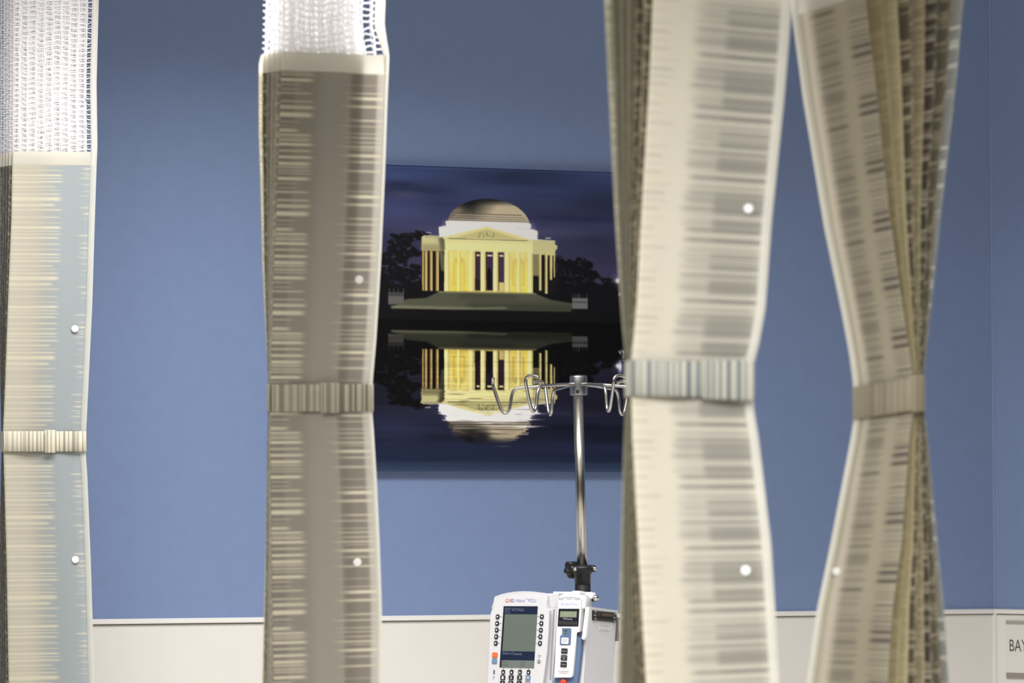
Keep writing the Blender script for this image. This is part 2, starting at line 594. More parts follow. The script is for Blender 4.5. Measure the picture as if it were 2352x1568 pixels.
def draw_print():
    c = Canvas(PX0, PY0, PX1 - PX0, PY1 - PY0)
    Z = lambda x, y: (860 + x / 3.92, 370 + y / 3.92)        # places read from an enlarged view
    zp = lambda pts: [Z(*p) for p in pts]
    # evening sky
    t = np.clip((c.YY - 388) / 250, 0, 1)[..., None]
    sky = np.array((50, 64, 104)) * (1 - t) + np.array((62, 56, 88)) * t
    n = c.noise(260, 60, 1) * 0.6 + c.noise(90, 26, 2) * 0.4
    sky = sky * (0.62 + 0.62 * n[..., None])
    c.img = sky.copy()
    for (x, y, rx, ry, a) in ((200, 240, 210, 45, .55), (1850, 505, 520, 45, .6), (420, 290, 300, 40, .35), (600, 410, 260, 30, .3),
                              (1300, 180, 500, 60, .25), (-150, 330, 400, 60, .4), (1500, 300, 400, 30, .2)):
        x, y = Z(x, y)
        c.put(c.ell(x, y, rx / 3.92, ry / 3.92, 1.0) * a, (26, 32, 64))
    for (x, y, rx, ry, a) in ((250, 330, 240, 45, .35), (900, 640, 1300, 60, .25), (1500, 640, 700, 70, .25)):
        x, y = Z(x, y)
        c.put(c.ell(x, y, rx / 3.92, ry / 3.92, 1.0) * a, (98, 88, 118))
    black = (11, 11, 16)
    # trees: clusters of soft dark crowns
    r = np.random.default_rng(5)

    def grove(blobs, k=34, edge=0.5):
        m = np.zeros((c.h, c.w))
        for (x, y, R) in blobs:
            for _ in range(k):
                a, d = r.random() * 6.283, math.sqrt(r.random()) * R
                px, py = Z(x + math.cos(a) * d * 1.15, y + math.sin(a) * d * 0.8)
                rr = (6 + R * (0.06 + 0.20 * r.random() ** 2)) / 3.92
                e = c.ell(px, py, rr * 1.35, rr * 0.85, 0.35)
                v = m[e.y0:e.y1, e.x0:e.x1]
                np.maximum(v, e.a, out=v)
        return c.blur(np.clip(m, 0, 1), edge)
    c.put(grove([(190, 740, 70), (270, 730, 60), (350, 700, 60), (400, 690, 45), (160, 820, 60), (240, 830, 90), (330, 850, 60), (210, 900, 60),
                 (60, 900, 70), (60, 1000, 120), (20, 1150, 160), (230, 1010, 110), (300, 1050, 110), (350, 1120, 90), (180, 1150, 130),
                 (-150, 1000, 170), (-350, 1020, 180), (-550, 1060, 160), (-750, 1100, 140)]), black)
    c.put(grove([(1650, 900, 70), (1690, 990, 120), (1820, 930, 90), (1880, 960, 80), (1780, 1050, 160), (1650, 1130, 140), (1950, 1080, 120),
                 (2050, 1130, 110), (2160, 1150, 90), (2300, 1140, 110), (2480, 1120, 130), (2700, 1120, 130), (1560, 1130, 60)]), black)
    c.put(c.rect(600, Z(0, 1130)[1], Z(610, 0)[0], 720, 2.0), black)
    c.put(c.rect(Z(1400, 0)[0], Z(0, 1100)[1], 1700, 720, 2.0), black)
    c.put(c.rect(600, Z(0, 1180)[1], 1700, 745, 1.0), black)
    # ----- the rotunda
    # wings: curved colonnade either side
    for (x0, x1, cols, ent, side) in ((398, 612, (412, 438, 485, 540), ((400, 705), (420, 692), (600, 700), (612, 830), (398, 830)), -1),
                                      (1385, 1605, (1465, 1520, 1562, 1592), ((1385, 705), (1440, 702), (1600, 712), (1600, 745), (1620, 755), (1618, 780), (1602, 800), (1602, 845), (1385, 835)), 1)):
        c.put(c.poly(zp([(x0, 815), (x1, 815), (x1, 1190), (x0, 1190)]), 0.4), (20, 18, 22))
        if side > 0:
            c.put(c.poly(zp([(1390, 820), (1460, 830), (1460, 1030), (1390, 1030)]), 1.0), (128, 122, 92))
        else:
            c.put(c.poly(zp([(550, 820), (612, 820), (612, 1020), (575, 1000)]), 1.5), (92, 92, 70))
        c.put(c.poly(zp(ent), 0.5), (196, 190, 140))
        for x in cols:
            bot = 1185 if side < 0 else {1465: 1165, 1520: 1190, 1562: 1065, 1592: 1040}[x]
            w = 12 if x not in (412, 1592) else 7
            c.put(c.poly(zp([(x - w, 828), (x + w, 828), (x + w - (0 if side < 0 else 2), bot), (x - w + 2, bot)]), 0.45), (205, 180, 112) if side < 0 else (214, 205, 140))
            c.put(c.poly(zp([(x - w, 828), (x - w * 0.2, 828), (x - w * 0.2, bot), (x - w + 2, bot)]), 0.6), (150, 118, 70) if side < 0 else (176, 160, 96))
    c.put(c.poly(zp([(545, 690), (612, 700), (612, 850), (580, 850)]), 3.0) * 0.75, (60, 60, 48))
    c.put(c.poly(zp([(398, 770), (612, 770), (612, 835), (398, 835)]), 3.0) * 0.45, (110, 106, 76))
    c.put(c.poly(zp([(425, 692), (480, 690), (580, 692), (580, 712), (425, 715)]), 0.5), (176, 170, 140))
    # roof railings
    for pts in ([(440, 668), (484, 668)], [(484, 668), (484, 690)], [(1517, 688), (1560, 688)], [(1517, 688), (1519, 706)], [(1440, 703), (1598, 712)]):
        (xa, ya), (xb, yb) = pts
        c.put(c.poly(zp([(xa - 3, ya - 3), (xb + 3, yb - 3), (xb + 3, yb + 3), (xa - 3, ya + 3)]), 0.4), (205, 205, 200))
    # dome
    dome = zp([(640, 560)] + [(1000 + 372 * math.cos(math.radians(a)), 590 - 242 * math.sin(math.radians(a))) for a in range(172, 6, -2)] + [(1352, 560)])
    m = c.poly(dome, 0.5).full()
    zx, zy = (c.XX - 860) * 3.92, (c.YY - 370) * 3.92
    light = np.clip((zx - 860) / 260 + (zy - 380) / 300, 0, 1)
    left = np.clip((860 - zx) / 130, 0, 1) * np.clip((zy - 395) / 60, 0, 1)
    val = np.clip(light * 0.95 + left * 0.55, 0, 1)[..., None]
    val = val * np.clip((zy - 352) / 60, 0.05, 1)[..., None]
    dcol = np.array((22, 22, 26)) * (1 - val) + np.array((196, 182, 154)) * val
    c.img = c.img * (1 - m[..., None]) + dcol * m[..., None]
    for y, hw in ((492, 302), (512, 324), (532, 345), (548, 360)):
        c.put(c.poly(zp([(1000 - hw, y - 5), (1000 + hw, y - 5), (1000 + hw, y + 2), (1000 - hw, y + 2)]), 0.4) * m, (92, 86, 76))
        c.put(c.poly(zp([(1000 - hw, y + 3), (1000 + hw, y + 3), (1000 + hw, y + 9), (1000 - hw, y + 9)]), 0.4) * m * 0.7, (214, 204, 180))
    # lit drum, two tiers
    halo = c.poly(zp([(600, 550), (1400, 550), (1455, 700), (545, 700)]), 4.0) * 0.35
    c.put(halo, (190, 170, 200))
    c.put(c.poly(zp([(614, 562), (640, 554), (1355, 554), (1384, 568), (1378, 610), (622, 610)]), 0.5), (250, 246, 250))
    c.put(c.poly(zp([(553, 615), (600, 604), (1400, 612), (1443, 626), (1440, 705), (560, 700)]), 0.5), (252, 248, 252))
    c.put(c.poly(zp([(640, 600), (1370, 600), (1370, 605), (640, 605)]), 0.3) * 0.6, (205, 198, 196))
    # pediment
    c.put(c.poly(zp([(583, 705), (985, 598), (1400, 708), (1400, 722), (600, 722)]), 0.4), (214, 206, 146))
    c.put(c.poly(zp([(700, 705), (985, 622), (1280, 705)]), 0.4), (190, 184, 128))
    c.put(c.poly(zp([(640, 712), (1350, 714), (1350, 719), (640, 717)]), 0.3), (90, 86, 56))
    for (x, y, rr) in ((915, 690, 8), (922, 668, 8), (930, 655, 6), (950, 665, 7), (955, 690, 6), (985, 662, 9), (992, 680, 8), (1012, 680, 6), (1035, 690, 6), (1045, 665, 8), (1050, 685, 6), (970, 680, 5)):
        x, y = Z(x, y)
        c.put(c.ell(x, y, rr / 3.92, rr * 1.5 / 3.92, 0.7) * 0.8, (96, 92, 62))
    # entablature and portico wall
    c.put(c.poly(zp([(604, 722), (1398, 722), (1398, 818), (610, 818)]), 0.4), (226, 218, 156))
    c.put(c.poly(zp([(612, 735), (1395, 735), (1395, 745), (612, 745)]), 0.5) * 0.4, (190, 180, 120))
    wall = c.poly(zp([(612, 815), (1394, 815), (1394, 1188), (612, 1188)]), 0.4).full()
    g = np.clip((zy - 815) / 370, 0, 1)[..., None]
    wc = np.array((226, 212, 132)) * (1 - g) + np.array((236, 210, 96)) * g
    wc = wc * (0.93 + 0.1 * c.noise(16, 30, 9)[..., None])
    c.img = c.img * (1 - wall[..., None]) + wc * wall[..., None]
    for x0, x1 in ((685, 790), (1215, 1325)):          # arched niches
        cx_, hw = (x0 + x1) / 2, (x1 - x0) / 2
        arch = [(x0, 1120), (x0, 930)] + [(cx_ - hw * math.cos(math.radians(a)), 930 - 55 * math.sin(math.radians(a))) for a in range(10, 171, 10)] + [(x1, 930), (x1, 1120)]
        c.put(c.poly(zp(arch), 0.6) * 0.8, (206, 186, 96))
        c.put(c.poly(zp([(x0, 1120), (x1, 1120), (x1, 1124), (x0, 1124)]), 0.5) * 0.6, (160, 140, 70))
        arch2 = [(cx_ - 38, 1120), (cx_ - 38, 945)] + [(cx_ - 38 * math.cos(math.radians(a)), 945 - 40 * math.sin(math.radians(a))) for a in range(10, 171, 10)] + [(cx_ + 38, 945), (cx_ + 38, 1120)]
        c.put(c.poly(zp(arch2), 0.6) * 0.85, (238, 206, 96))
        c.put(c.ell(*Z(cx_, 925), 9, 9, 0.8) * 0.5, (150, 130, 66))
    # openings
    for x0, x1, col in ((880, 927, (52, 38, 60)), (975, 1042, (56, 42, 70)), (1085, 1140, (66, 48, 78))):
        c.put(c.poly(zp([(x0, 828), (x1, 828), (x1, 1175), (x0, 1175)]), 0.4), col)
        c.put(c.poly(zp([(x0 + 12, 850), (x1 - 6, 850), (x1 - 6, 866), (x0 + 12, 866)]), 0.4), (226, 216, 168))
        c.put(c.poly(zp([(x0, 828), (x0 + 12, 828), (x0 + 12, 1175), (x0, 1175)]), 0.4), (70, 46, 30))
    c.put(c.poly(zp([(988, 1165), (988, 1010), (996, 975), (1006, 966), (1016, 975), (1030, 1010), (1033, 1165)]), 0.6), (12, 12, 18))
    c.put(c.poly(zp([(880, 1060), (927, 1090), (927, 1175), (880, 1175)]), 2.0) * 0.8, (30, 22, 24))
    c.put(c.poly(zp([(1095, 1098), (1140, 1098), (1140, 1180), (1095, 1180)]), 0.6), (206, 190, 124))
    for x in (626, 735, 848, 952, 1064, 1170, 1272, 1376):
        w = 21 if x not in (735, 1272) else 15
        c.put(c.poly(zp([(x - w, 822), (x + w, 822), (x + w + 3, 1188), (x - w - 3, 1188)]), 0.45), (232, 224, 160) if x not in (735,) else (238, 222, 128))
        c.put(c.poly(zp([(x + w * 0.45, 826), (x + w, 826), (x + w + 3, 1185), (x + w * 0.45, 1185)]), 0.7) * 0.7, (186, 172, 96))
        c.put(c.poly(zp([(x - w - 4, 815), (x + w + 4, 815), (x + w + 2, 828), (x - w - 2, 828)]), 0.4), (236, 230, 176))
        c.put(c.poly(zp([(x - w - 4, 829), (x + w + 4, 829), (x + w + 4, 832), (x - w - 4, 832)]), 0.4) * 0.5, (140, 128, 70))
    # steps and mound
    c.put(c.poly(zp([(560, 1190), (1420, 1190), (1560, 1245), (1760, 1275), (1740, 1350), (120, 1352), (180, 1310), (270, 1262), (440, 1250)]), 1.2), (78, 80, 66))
    c.put(c.poly(zp([(780, 1200), (1200, 1200), (1300, 1240), (700, 1245)]), 5.0) * 0.5, (48, 52, 44))
    c.put(c.poly(zp([(800, 1290), (1760, 1280), (1760, 1360), (820, 1360)]), 7.0) * 0.6, (40, 42, 36))
    c.put(c.poly(zp([(130, 1322), (900, 1328), (1150, 1318), (1180, 1334), (700, 1352), (120, 1350)]), 1.5) * 0.75, (124, 126, 102))
    c.put(c.poly(zp([(560, 1188), (1420, 1188), (1440, 1200), (545, 1200)]), 0.8) * 0.8, (150, 142, 100))
    # end walls with railings
    c.put(c.poly(zp([(100, 1208), (240, 1208), (242, 1305), (100, 1318)]), 0.6), (92, 90, 88))
    c.put(c.poly(zp([(100, 1208), (240, 1208), (240, 1240), (100, 1240)]), 0.6), (64, 62, 66))
    c.put(c.poly(zp([(1752, 1224), (1892, 1224), (1892, 1322), (1752, 1322)]), 0.6), (104, 104, 104))
    c.put(c.poly(zp([(1752, 1255), (1892, 1255), (1892, 1268), (1752, 1268)]), 0.6), (70, 70, 72))
    for x in (1758, 1785, 1812, 1840, 1884, 110, 150, 190, 235):
        y = 1186 if x > 900 else 1170
        c.put(c.poly(zp([(x - 2, y), (x + 2, y), (x + 2, y + 40), (x - 2, y + 40)]), 0.35), (110, 110, 118))
    # shore
    c.put(c.poly([(600, Z(0, 1356)[1]), (1700, Z(0, 1352)[1]), (1700, 745), (600, 745)], 0.8), (10, 11, 15))
    # far lights
    x, y = Z(2165, 1058)
    c.put(c.ell(x, y, 22, 22, 1.0) * 0.25, (200, 205, 240))
    c.put(c.ell(x, y, 8.5, 8.5, 0.8), (252, 252, 250))
    for pts in ([(2168, 1196), (2182, 1168)], [(2186, 1162), (2186, 1204)], [(2198, 1162), (2218, 1162)], [(2218, 1162), (2200, 1204)], [(2218, 1162), (2218, 1204)]):
        (xa, ya), (xb, yb) = pts
        c.put(c.poly(zp([(xa - 3, ya), (xa + 3, ya), (xb + 3, yb + .1), (xb - 3, yb + .1)]), 0.4), (225, 225, 222))
    # ----- the water: the upper half mirrored, torn sideways by ripples
    mir = 738.7
    up = c.img.copy()
    rr = np.random.default_rng(21)
    jit = np.zeros(c.h)
    a = 0.0
    for i in range(c.h):
        if rr.random() < 0.42:
            a = rr.normal()
        jit[i] = a
    for i in range(c.h):
        y = c.Y[i]
        if y < mir:
            continue
        d = y - mir
        ys = mir - d * (1.0 if d < 190 else 1.0)
        if d > 190:
            ys = mir - 190 - (d - 190) * 0.93
        j = int(np.clip((ys - c.y0) * c.ss, 0, c.h - 1))
        sh = int(jit[i] * (0.25 + max(0, d - 150) * 0.05) * c.ss)
        c.img[i] = np.roll(up[j], sh, axis=0)
    wat = c.YY > mir
    L = c.img / 255.0
    dim = L ** 1.5
    dim = dim * 0.75 + 0.25 * dim.mean(axis=2, keepdims=True) * np.array((1.0, 1.0, 1.02))
    lum = L.mean(axis=2, keepdims=True)
    w = np.clip((lum - 0.55) / 0.3, 0, 1)
    refl = dim * (1 - w) + L * 0.98 * w
    fade = np.clip((c.YY - 1003) / 22, 0, 1)[..., None]          # the dome's top drowns in the dark water
    navy = np.array((27, 32, 56)) / 255.0
    nz = c.noise(180, 5, 31)[..., None] * 0.5 + c.noise(60, 3, 32)[..., None] * 0.5
    refl = refl * (1 - fade) + navy * fade
    blue = np.clip((c.YY - 900) / 130, 0, 1)[..., None] * (1 - w)
    low = np.clip((c.YY - 1015) / 60, 0, 1)[..., None]
    refl = refl * (1 - 0.35 * low) + np.array((26, 40, 66)) / 255.0 * 0.35 * low
    refl = refl * (0.88 + 0.24 * nz)
    c.img = np.where(wat[..., None], refl * 255.0, c.img)
    # dark streaks over the lit reflection
    for _ in range(46):
        y = 905 + rr.random() * 105
        x = 1000 + rr.random() * 240
        c.put(c.ell(x, y, 12 + rr.random() * 40, 0.5 + rr.random() * 0.7, 0.5) * (0.35 + 0.4 * rr.random()), (38, 34, 44))
    for _ in range(16):
        y = 945 + rr.random() * 40
        x = 1040 + rr.random() * 160
        c.put(c.ell(x, y, 30 + rr.random() * 40, 0.8 + rr.random(), 0.6) * 0.8, (250, 244, 248))
    c.put(c.ell(*((860 + 1130 / 3.92), (720 + 1196 / 3.92)), 26, 1.8, 0.8) * 0.7, (98, 94, 100))
    c.put(c.ell(*((860 + 700 / 3.92), (720 + 1163 / 3.92)), 4.5, 1.5, 0.5) * 0.8, (12, 12, 20))
    c.put(c.ell(1102, 1003, 22, 14, 0.8) * 0.8, (20, 18, 24))
    # lamp reflection
    x = 860 + 2182 / 3.92
    c.put(c.ell(x, 720 + 470 / 3.92, 9, 26, 1.0) * 0.5, (120, 128, 200))
    c.put(c.ell(x, 720 + 468 / 3.92, 5.5, 18, 0.8), (220, 228, 250))
    for k in range(7):
        c.put(c.ell(860 + 2212 / 3.92, 720 + (325 + k * 14) / 3.92, 5.5, 1.0, 0.5), (190, 190, 196))
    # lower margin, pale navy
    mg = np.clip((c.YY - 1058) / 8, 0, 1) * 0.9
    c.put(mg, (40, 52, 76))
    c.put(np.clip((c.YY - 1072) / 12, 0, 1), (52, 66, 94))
    # upper edge line
    c.put(np.clip((391.2 - c.YY) / 1.5, 0, 1), (34, 44, 84))
    c.put(np.clip(1 - np.abs(c.YY - 393.0) / 1.2, 0, 1) * 0.5, (92, 112, 160))
    # rotunda photo is a little soft
    c.img = c.blur(c.img, 0.55)
    return c


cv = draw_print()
s_l, _ = wall_hit(PX0, 700)
s_r, _ = wall_hit(PX1, 700)
z_t = wall_hit(1115, PY0)[1]
z_b = wall_hit(1115, PY1)[1]
pic = empty('wall_picture')
pic.matrix_world = M_WALL @ Matrix.Translation((0, 0, z_b))
tag(pic, 'large unframed night photograph of a floodlit domed rotunda reflected in water, on the blue wall', 'picture')
H = z_t - z_b
prism('panel', [(s_l, 0), (s_r, 0), (s_r, H), (s_l, H)], -0.020, 0.0, mat('navy_panel_edge', (44, 54, 92), 0.35), pic, 0.001)
vx = np.unique(np.concatenate([np.arange(PX0, 850, 4.0), np.arange(850, 1452, 1.6), np.arange(1452, PX1 + .1, 4.0), [PX1]]))
vy = np.linspace(PY0, PY1, 440)
ix = np.clip(((vx - cv.x0) * cv.ss).astype(int), 0, cv.w - 1)
iy = np.clip(((vy - cv.y0) * cv.ss).astype(int), 0, cv.h - 1)
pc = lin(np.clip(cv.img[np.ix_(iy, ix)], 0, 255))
PSCALE = 1.35
Pg = np.zeros((len(vy), len(vx), 3))
Pg[..., 0] = np.array([wall_hit(x, 740)[0] for x in vx])[None, :]
Pg[..., 1] = -0.0212
Pg[..., 2] = (H * (PY1 - vy) / (PY1 - PY0))[:, None]
m_print = bpy.data.materials.new('glossy_photo_print')
m_print.use_nodes = True
_b = m_print.node_tree.nodes['Principled BSDF']
_a = m_print.node_tree.nodes.new('ShaderNodeAttribute')
_a.attribute_name = 'print_colour'
m_print.node_tree.links.new(_a.outputs['Color'], _b.inputs['Base Color'])
_b.inputs['Roughness'].default_value = 0.35
_b.inputs['Specular IOR Level'].default_value = 0.25
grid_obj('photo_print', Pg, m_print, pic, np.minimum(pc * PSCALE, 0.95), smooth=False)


# ------------------------------------------------------------------ IV pole
m_steel = mat('brushed_stainless', (196, 192, 184), 0.24, 1.0)
m_hub = mat('turned_aluminium', (168, 170, 174), 0.32, 1.0)
m_black = mat('black_plastic', (26, 26, 27), 0.45)
m_hole = mat('dark_hole', (14, 14, 14), 0.8)
m_chrome = mat('chrome', (230, 230, 228), 0.10, 1.0)
YP = 6.10
PXM = F / YP
top = at(1327.5, 886, YP)
low = at(1337.5, 1292, YP)
axis = (low - top).normalized()
base_z = 0.14
foot = top + axis * ((base_z - top.z) / axis.z)
pole_o = empty('iv_pole', (foot.x, foot.y, 0))
tag(pole_o, 'stainless steel IV pole with six bent bag hooks standing behind the infusion pump', 'IV pole')
PO = Vector((foot.x, foot.y, 0))
L_ = lambda p: Vector(p) - PO
bm = bmesh.new()
sleeve_top = at(1337.3, 1309, YP)
tube_bm(bm, [L_(top), L_(sleeve_top + axis * 0.03)], 0.0098, 32)
bm_obj('pole', bm, m_steel, pole_o, True)
# hub with its hole
q = Vector((0, 0, -1)).rotation_difference(axis).to_matrix().to_4x4()
hub_c = L_(at(1329.0, 884.5, YP))
Mh = Matrix.Translation(hub_c) @ q
bm = bmesh.new()
hr, hh = 20.5 / PXM, 23.0 / PXM
lathe_bm(bm, [(hr * 0.80, -hh), (hr * 0.97, -hh), (hr, -hh + 0.001), (hr, hh - 0.004), (hr * 0.96, hh - 0.002), (hr * 0.9, hh - 0.0005), (hr * 0.6, hh)], 32, Mh)
hub = bm_obj('hub', bm, m_hub, pole_o, True)
bm = bmesh.new()
hole_p = L_(at(1326.5, 899.5, YP - hr))
lathe_bm(bm, [(0.0034, -0.0012), (0.0034, 0.0012)], 16, Matrix.Translation(hole_p) @ Matrix.Rotation(math.pi / 2, 4, 'X'))
bm_obj('set_screw_hole', bm, m_hole, hub)
bm = bmesh.new()
lathe_bm(bm, [(hr * 0.93, 0), (hr * 0.93, 0.0012), (hr * 0.7, 0.0016)], 24, Mh @ Matrix.Translation((0, 0, hh - 0.001)))
bm_obj('hub_cap', bm, m_black, hub, True)


def hook_arm(deg):
    """rod out from the hub, down in a V, up to a tip that turns sideways"""
    a = math.radians(deg)
    d = Vector((math.cos(a), math.sin(a), 0))
    t = Vector((-math.sin(a), math.cos(a), 0))
    px = 1.0 / PXM
    o = hub_c + Vector((0, 0, 1.5 * px))
    P = lambda r, z, s=0: o + d * (r * px) + Vector((0, 0, z * px)) + t * (s * px)
    pts = [P(12, 0), P(60, -1), P(110, -5), P(138, -7), P(149, -12), P(155, -24), P(158, -42), P(162, -58), P(170, -65), P(178, -59), P(186, -40), P(194, -16), P(199, -1), P(199, 8, 2), P(198, 13, 8), P(196, 14, 18), P(195, 12, 27), P(194, 10, 33)]
    bm = bmesh.new()
    path = smooth_path(pts, 5)
    rs = [3.9 * px] * len(path)
    rs[-1] = 2.6 * px
    tube_bm(bm, path, rs, 12)
    return bm_obj('hook_arm', bm, m_steel, pole_o, True)


for k in range(6):
    hook_arm(172 + 60 * k)

# telescoping sleeve, clamp collar, knob and screws
bm = bmesh.new()
sr = 18.0 / PXM
sc_ = L_(at(1337.5, 1306, YP))
Ms = Matrix.Translation(sc_) @ q
lathe_bm(bm, [(sr * 1.02, -0.030), (sr * 1.04, -0.012), (sr * 1.30, -0.0055), (sr * 1.55, -0.003), (sr * 1.55, 0.003), (sr * 1.42, 0.006), (sr * 0.9, 0.0075), (sr * 0.62, 0.0078)], 32, Ms)
for s in (-1, 1):                                # ears that carry the screws
    tube_bm(bm, [Ms @ Vector((s * sr * 1.0, -0.004, 0)), Ms @ Vector((s * sr * 1.5, -0.012, 0.0005))], [0.0075, 0.0066], 14)
collar = bm_obj('clamp_collar', bm, m_black, pole_o, True)
bm = bmesh.new()
lo_pole = L_(foot + axis * 0.0)
tube_bm(bm, [Ms @ Vector((0, 0, -0.010)), lo_pole], sr, 28)
bm_obj('pole_sleeve', bm, m_black, pole_o, True)
for (px_, py_) in ((1321, 1306.5), (1366, 1305)):
    bm = bmesh.new()
    lathe_bm(bm, [(0.0042, -0.004), (0.0042, 0.0), (0.0034, 0.0024), (0.0016, 0.0036), (0.0004, 0.004)], 16,
             Matrix.Translation(L_(at(px_, py_, YP - 0.022))) @ Matrix.Rotation(math.pi / 2, 4, 'X'))
    bm_obj('collar_screw', bm, m_chrome, pole_o, True)
# lobed knob behind and left of the collar
kc = L_(at(1312.5, 1307, YP + 0.016))
bm = bmesh.new()
kd = Vector((-0.80, 0.60, 0)).normalized()
prof_n = 48
rings = []
Mk = Matrix.Translation(kc) @ Vector((0, 0, 1)).rotation_difference(kd).to_matrix().to_4x4()
for (k, h) in ((0.7, -0.010), (1.0, -0.006), (1.0, 0.005), (0.8, 0.009), (0.3, 0.010)):
    ring = []
    for i in range(prof_n):
        a = 2 * math.pi * i / prof_n
        r_ = (0.0150 + 0.0030 * math.cos(5 * a)) * k
        ring.append(bm.verts.new(Mk @ Vector((r_ * math.cos(a), r_ * math.sin(a), h))))
    rings.append(ring)
for i in range(len(rings) - 1):
    for k in range(prof_n):
        bm.faces.new((rings[i][k], rings[i][(k + 1) % prof_n], rings[i + 1][(k + 1) % prof_n], rings[i + 1][k]))
bm.faces.new(rings[0][::-1]); bm.faces.new(rings[-1])
tube_bm(bm, [kc, Ms @ Vector((-sr * 0.6, 0.006, 0))], 0.0055, 12)
bm_obj('clamp_knob', bm, m_black, pole_o, True)
# star base on castors, below the frame
bm = bmesh.new()
lathe_bm(bm, [(0.020, 0.16), (0.045, 0.14), (0.055, 0.10), (0.045, 0.085)], 24)
bm_obj('base_hub', bm, m_black, pole_o, True)
for k in range(5):
    a = math.radians(20 + 72 * k)
    d = Vector((math.cos(a), math.sin(a), 0))
    bm = bmesh.new()
    tube_bm(bm, [d * 0.03 + Vector((0, 0, 0.112)), d * 0.16 + Vector((0, 0, 0.10)), d * 0.27 + Vector((0, 0, 0.082))], [0.018, 0.015, 0.012], 12)
    leg = bm_obj('leg', bm, m_black, pole_o, True)
    bm = bmesh.new()
    t = Vector((-d.y, d.x, 0))
    tube_bm(bm, [d * 0.262 + t * 0.012 + Vector((0, 0, 0.035)), d * 0.262 - t * 0.012 + Vector((0, 0, 0.035))], 0.035, 20)
    bm_obj('castor', bm, m_black, leg, False)


# ------------------------------------------------------------------ infusion pump: controller and pump module
PSI, THE, ROL = math.radians(24), math.radians(4.6), math.radians(1.6)
n_ = Vector((-math.sin(PSI) * math.cos(THE), -math.cos(PSI) * math.cos(THE), math.sin(THE)))
b_ = -n_
r_ = Vector((math.cos(PSI), -math.sin(PSI), 0))
w_ = r_.cross(b_)
r2 = r_ * math.cos(ROL) - w_ * math.sin(ROL)
w2 = w_ * math.cos(ROL) + r_ * math.sin(ROL)
R3 = Matrix((r2, b_, w2)).transposed()
PP = at(1195, 1470, 5.925)


def loc(px, py, yl=0.0):
    """local (x, z) on the plane y = yl of the pump where a place of the photograph falls"""
    d = ray(px, py)
    o = Vector((0, 0, EYE))
    pl = PP + b_ * yl
    k = (pl - o).dot(b_) / d.dot(b_)
    p = o + d * k - PP
    return (p.dot(r2), p.dot(w2))


PV = 5.925 / F / math.cos(THE)            # metres per pixel up the face
PH = 5.925 / F / math.cos(PSI)            # and across it
m_shell = mat('pump_shell', (202, 202, 206), 0.42, noise=0.01, nscale=90)
m_face = mat('pump_face', (210, 210, 214), 0.38)
m_door = mat('pump_door_white', (224, 224, 227), 0.38)
m_white = mat('pump_white', (238, 238, 240), 0.35)
m_key = mat('black_key', (36, 36, 42), 0.5)
m_keyw = mat('key_print', (238, 238, 240), 0.5)
m_lcd = mat('lcd_green_grey', (98, 108, 101), 0.3)
m_navy = mat('lcd_navy', (28, 37, 62), 0.3)
m_lcd2 = mat('lcd_grey', (110, 117, 114), 0.3)
m_bezel = mat('screen_bezel', (30, 34, 50), 0.35)
m_slate = mat('slate_blue_plastic', (92, 114, 148), 0.45)
m_bluekey = mat('blue_key', (108, 132, 164), 0.45)
m_orange = mat('orange_key', (238, 100, 44), 0.45)
m_logo = mat('logo_orange', (226, 112, 82), 0.5)
m_brand = mat('brand_violet', (112, 112, 176), 0.5)
m_dim = mat('dim_print', (132, 132, 136), 0.5)
m_scr1 = mat('lcd_pale_text', (108, 118, 140), 0.4)
m_scr2 = mat('lcd_dark_text', (88, 98, 94), 0.4)
m_lav = mat('bracket_white', (226, 224, 236), 0.4)

pcu = empty('infusion_pump_controller', PP, R3)
tag(pcu, 'white infusion pump controller with large grey green screen and keypad', 'infusion pump')
mod = empty('infusion_pump_module', PP, R3)
tag(mod, 'narrow white pump module with small black display and blue door, clipped right of the controller', 'infusion pump')

outer = [(1134, 1373), (1135.5, 1369.5), (1150, 1364.5), (1167, 1360.5), (1185, 1358), (1205, 1357.2), (1225, 1358), (1245, 1360.5), (1255.5, 1363.5), (1257.5, 1368),
         (1257.8, 1397), (1262.5, 1401), (1263, 1410), (1261.5, 1450), (1257.5, 1500), (1251, 1550), (1244, 1605), (1236, 1650), (1114, 1646), (1118.5, 1560), (1122, 1480), (1126, 1410), (1127.5, 1402), (1130, 1399), (1132.5, 1397.5)]
prism('body', [loc(x, y, 0.004) for x, y in outer], 0.004, 0.115, m_shell, pcu, 0.003, 3)
cxo = 1193
inner = []
for x, y in outer:
    inner.append((x + (1.6 if x < cxo else -1.8), y + (8.0 if y < 1370 else (1.0 if y < 1600 else -3))))
prism('face_plate', [loc(x, y, 0.0) for x, y in inner], 0.0, 0.006, m_face, pcu, 0.0012, 2)
scr = [(1157.0, 1391.6), (1235.4, 1391.8), (1226.6, 1533.4), (1147.5, 1532.0)]
scr_o = prism('screen', [loc(x, y) for x, y in scr], -0.0006, 0.001, m_bezel, pcu)
def scr_pt(u, v):
    a = Vector(scr[0]) * (1 - u) + Vector(scr[1]) * u
    b = Vector(scr[3]) * (1 - u) + Vector(scr[2]) * u
    return tuple(a * (1 - v) + b * v)
def scr_rect(name, u0, v0, u1, v1, m, y):
    return prism(name, [loc(*scr_pt(u, v)) for u, v in ((u0, v0), (u1, v0), (u1, v1), (u0, v1))], y, y + 0.0004, m, scr_o)
scr_rect('display_area', 0.055, 0.132, 1.0, 0.735, m_lcd, -0.0009)
scr_rect('title_bar', 0.05, 0.018, 1.0, 0.132, m_navy, -0.0009)
scr_rect('message_bar', 0.055, 0.735, 1.0, 0.882, m_navy, -0.0009)
scr_rect('option_bar', 0.055, 0.882, 1.0, 1.0, m_lcd2, -0.0009)
